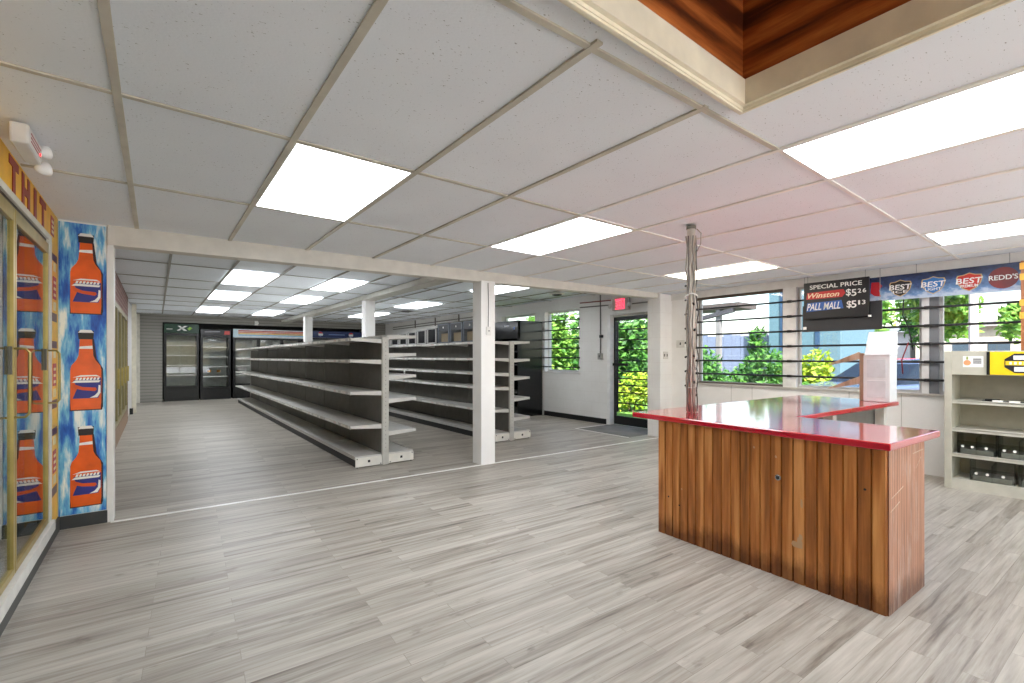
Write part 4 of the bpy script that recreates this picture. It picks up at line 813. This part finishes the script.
t = thing('long_building', 'long pale grey building across the road behind the parked cars', 'building', (40, 8.5, GZ)); B(0, 0, 0, 6, 13, 3.0).build('wall', M((196, 198, 200), .8), t); B(-.4, -.3, 3.0, 6.4, 13.3, 3.3).build('roof', M((140, 144, 150), .7), t); [B(-.03, y, 1.1, 0, y+1.2, 2.1).build('window', M((84, 96, 108), .3), t) for y in (1, 3.5, 6, 8.5, 11)]
t = thing('utility_pole', 'tall pale utility pole with crossarm in the last window pane', 'pole', (26, 3.55, GZ)); MB().tube([(0, 0, 0), (0, 0, 9)], [.16, .12], 12).build('pole', M((188, 184, 178), .8), t); B(-.06, -1, 8.0, .06, 1, 8.15).build('crossarm', BARK, t); MB().lathe([(.16, 0), (.18, .05), (.18, .6), (.1, .7)], 14, (0, -.34, 5.2)).build('transformer', M((120, 124, 130), .5), t)
for i, (x, y, h, mt) in enumerate(((30.2, 8.8, 5.4, LB), (33.9, 6.4, 6.6, LG), (28, 5.0, 5.4, LB), (34.5, 2.4, 5.0, LB), (33.5, 11.6, 4.8, LG), (35, -.6, 5.6, LG))):
    plant('roadside_tree', ['bright tree beside the hanging price board', 'green tree behind the window post', 'bright tree on the shop side of the utility pole', 'small bright tree past the utility pole', 'green tree farthest up the road, behind the price board', 'tree behind the wooden post at the photo edge'][i], 'tree', x, y, 1.9, 1.5, h, mt, 1700, .22, 70+i, 1.9, 'trees along the road')
struct(B(9.2, -30, GZ, 60, 3.95, GZ+.01).build('ground_parking', pave_mat())); struct(B(14.0, 3.95, GZ, 60, 4.4, GZ+.01).build('ground_kerb', pave_mat())); struct(B(18.5, 4.4, GZ, 37, 14, GZ+.01).build('ground_road', M((104, 100, 98), .8)))
def car(x, y, rz, paint, lab, s=1.):
    t = thing('parked_car', lab, 'car', (x, y, GZ+.01), rz); t.scale = (.92, .92, .88)
    prof = [(-2.15, .28), (-2.2, .62), (-2.05, .80), (-1.2, .92), (.95, .98), (1.85, .94), (2.15, .8), (2.18, .3)]
    m = MB(); m.prism(prof, -.86, .86); m.build('body', M(paint, .25, 0, .03, coat=.8), t, bevel=.07)
    a = [(-1.15, .9), (-.45, 1.36), (.75, 1.40), (1.55, .96)]; b = MB(); n = len(a)
    b.hexa([(p[0], -.80 + (.16 if p[1] > 1.2 else 0), p[1]) for p in a], [(p[0], .80 - (.16 if p[1] > 1.2 else 0), p[1]) for p in a]); cab = b.build('cabin', M((22, 28, 36), .12, spec=.5), t, bevel=.03)
    MB().hexa([(-.42, -.64, 1.36), (.72, -.64, 1.40), (.72, .64, 1.40), (-.42, .64, 1.36)], [(-.36, -.6, 1.42), (.66, -.6, 1.45), (.66, .6, 1.45), (-.36, .6, 1.42)]).build('roof', M(paint, .25, 0, .03, coat=.8), t)
    for sx in (-1.35, 1.3):
        for sy in (-.80, .80):
            MB().lathe([(.2, -.1), (.32, -.1), (.33, -.06), (.33, .06), (.32, .1), (.2, .1)], 20, (sx, sy, .33), Matrix.Rotation(pi/2, 3, 'X')).build('wheel', M((32, 32, 34), .7), t)
            h = MB().lathe([(.19, -.105), (.19, .105)], 16, (sx, sy, .33), Matrix.Rotation(pi/2, 3, 'X')).build('hubcap', STEEL, t)
    for sy in (-.6, .6): B(-2.19, sy-.18, .62, -2.10, sy+.18, .74).build('headlight', M((230, 150, 80) if sy > 0 else (226, 230, 232), .2), t); B(2.10, sy-.18, .66, 2.19, sy+.18, .8).build('taillight', M((180, 30, 30), .3), t)
    B(-2.205, -.5, .38, -2.17, .5, .56).build('grille', BLACK, t); return t
car(12.05, 2.72, radians(-23), (74, 88, 112), 'blue-grey car parked just outside the shop window, nose by the yellow-green shrub')
car(19.5, 4.2, radians(-80), (74, 112, 168), 'blue car parked further out beside the white dispenser view')
car(24, 5.4, radians(-85), (196, 48, 50), 'red car in the distance past the hanging cable')
car(20, 9.6, radians(-85), (150, 150, 154), 'white car far out in front of the teal building edge'); car(21, -.2, radians(-85), (70, 96, 130), 'dark blue car far out below the utility pole')

# ------------------------------------------------------------------ light, world, camera
w = bpy.data.worlds.new('daylight'); SC.world = w; w.use_nodes = True; nt = w.node_tree; nt.nodes.clear()
sky = nt.nodes.new('ShaderNodeTexSky'); sky.sky_type = 'NISHITA'; sky.sun_disc = False; sky.sun_elevation = radians(52); sky.sun_rotation = radians(230); sky.dust_density = 1.5; sky.air_density = 1.2
bg = nt.nodes.new('ShaderNodeBackground'); bg.inputs[1].default_value = .16; ou = nt.nodes.new('ShaderNodeOutputWorld'); nt.links.new(sky.outputs[0], bg.inputs[0]); nt.links.new(bg.outputs[0], ou.inputs[0])
sl = bpy.data.lights.new('sun', 'SUN'); sl.energy = 6.5; sl.angle = radians(1.0); sl.color = (1, .985, .96); so = bpy.data.objects.new('sun', sl); C.objects.link(so)
so.rotation_euler = Vector((.42, .62, -.85)).to_track_quat('-Z', 'Y').to_euler()
cam = bpy.data.cameras.new('camera'); cam.sensor_width = 36; cam.lens = 465/1024*36; cam.shift_y = (357-341.5)/1024; cam.clip_start = .02; cam.clip_end = 300
co = bpy.data.objects.new('camera', cam); C.objects.link(co); co.location = (0, 0, H); co.rotation_euler = (pi/2, 0, -math.atan(356/465)); SC.camera = co
vs = SC.view_settings; vs.view_transform = 'Standard'; vs.look = 'None'; vs.gamma = 1; vs.exposure = 1.68; vs.use_curve_mapping = False
SC.cycles.max_bounces = 10; SC.cycles.diffuse_bounces = 6; SC.cycles.transparent_max_bounces = 16; SC.cycles.sample_clamp_indirect = 6
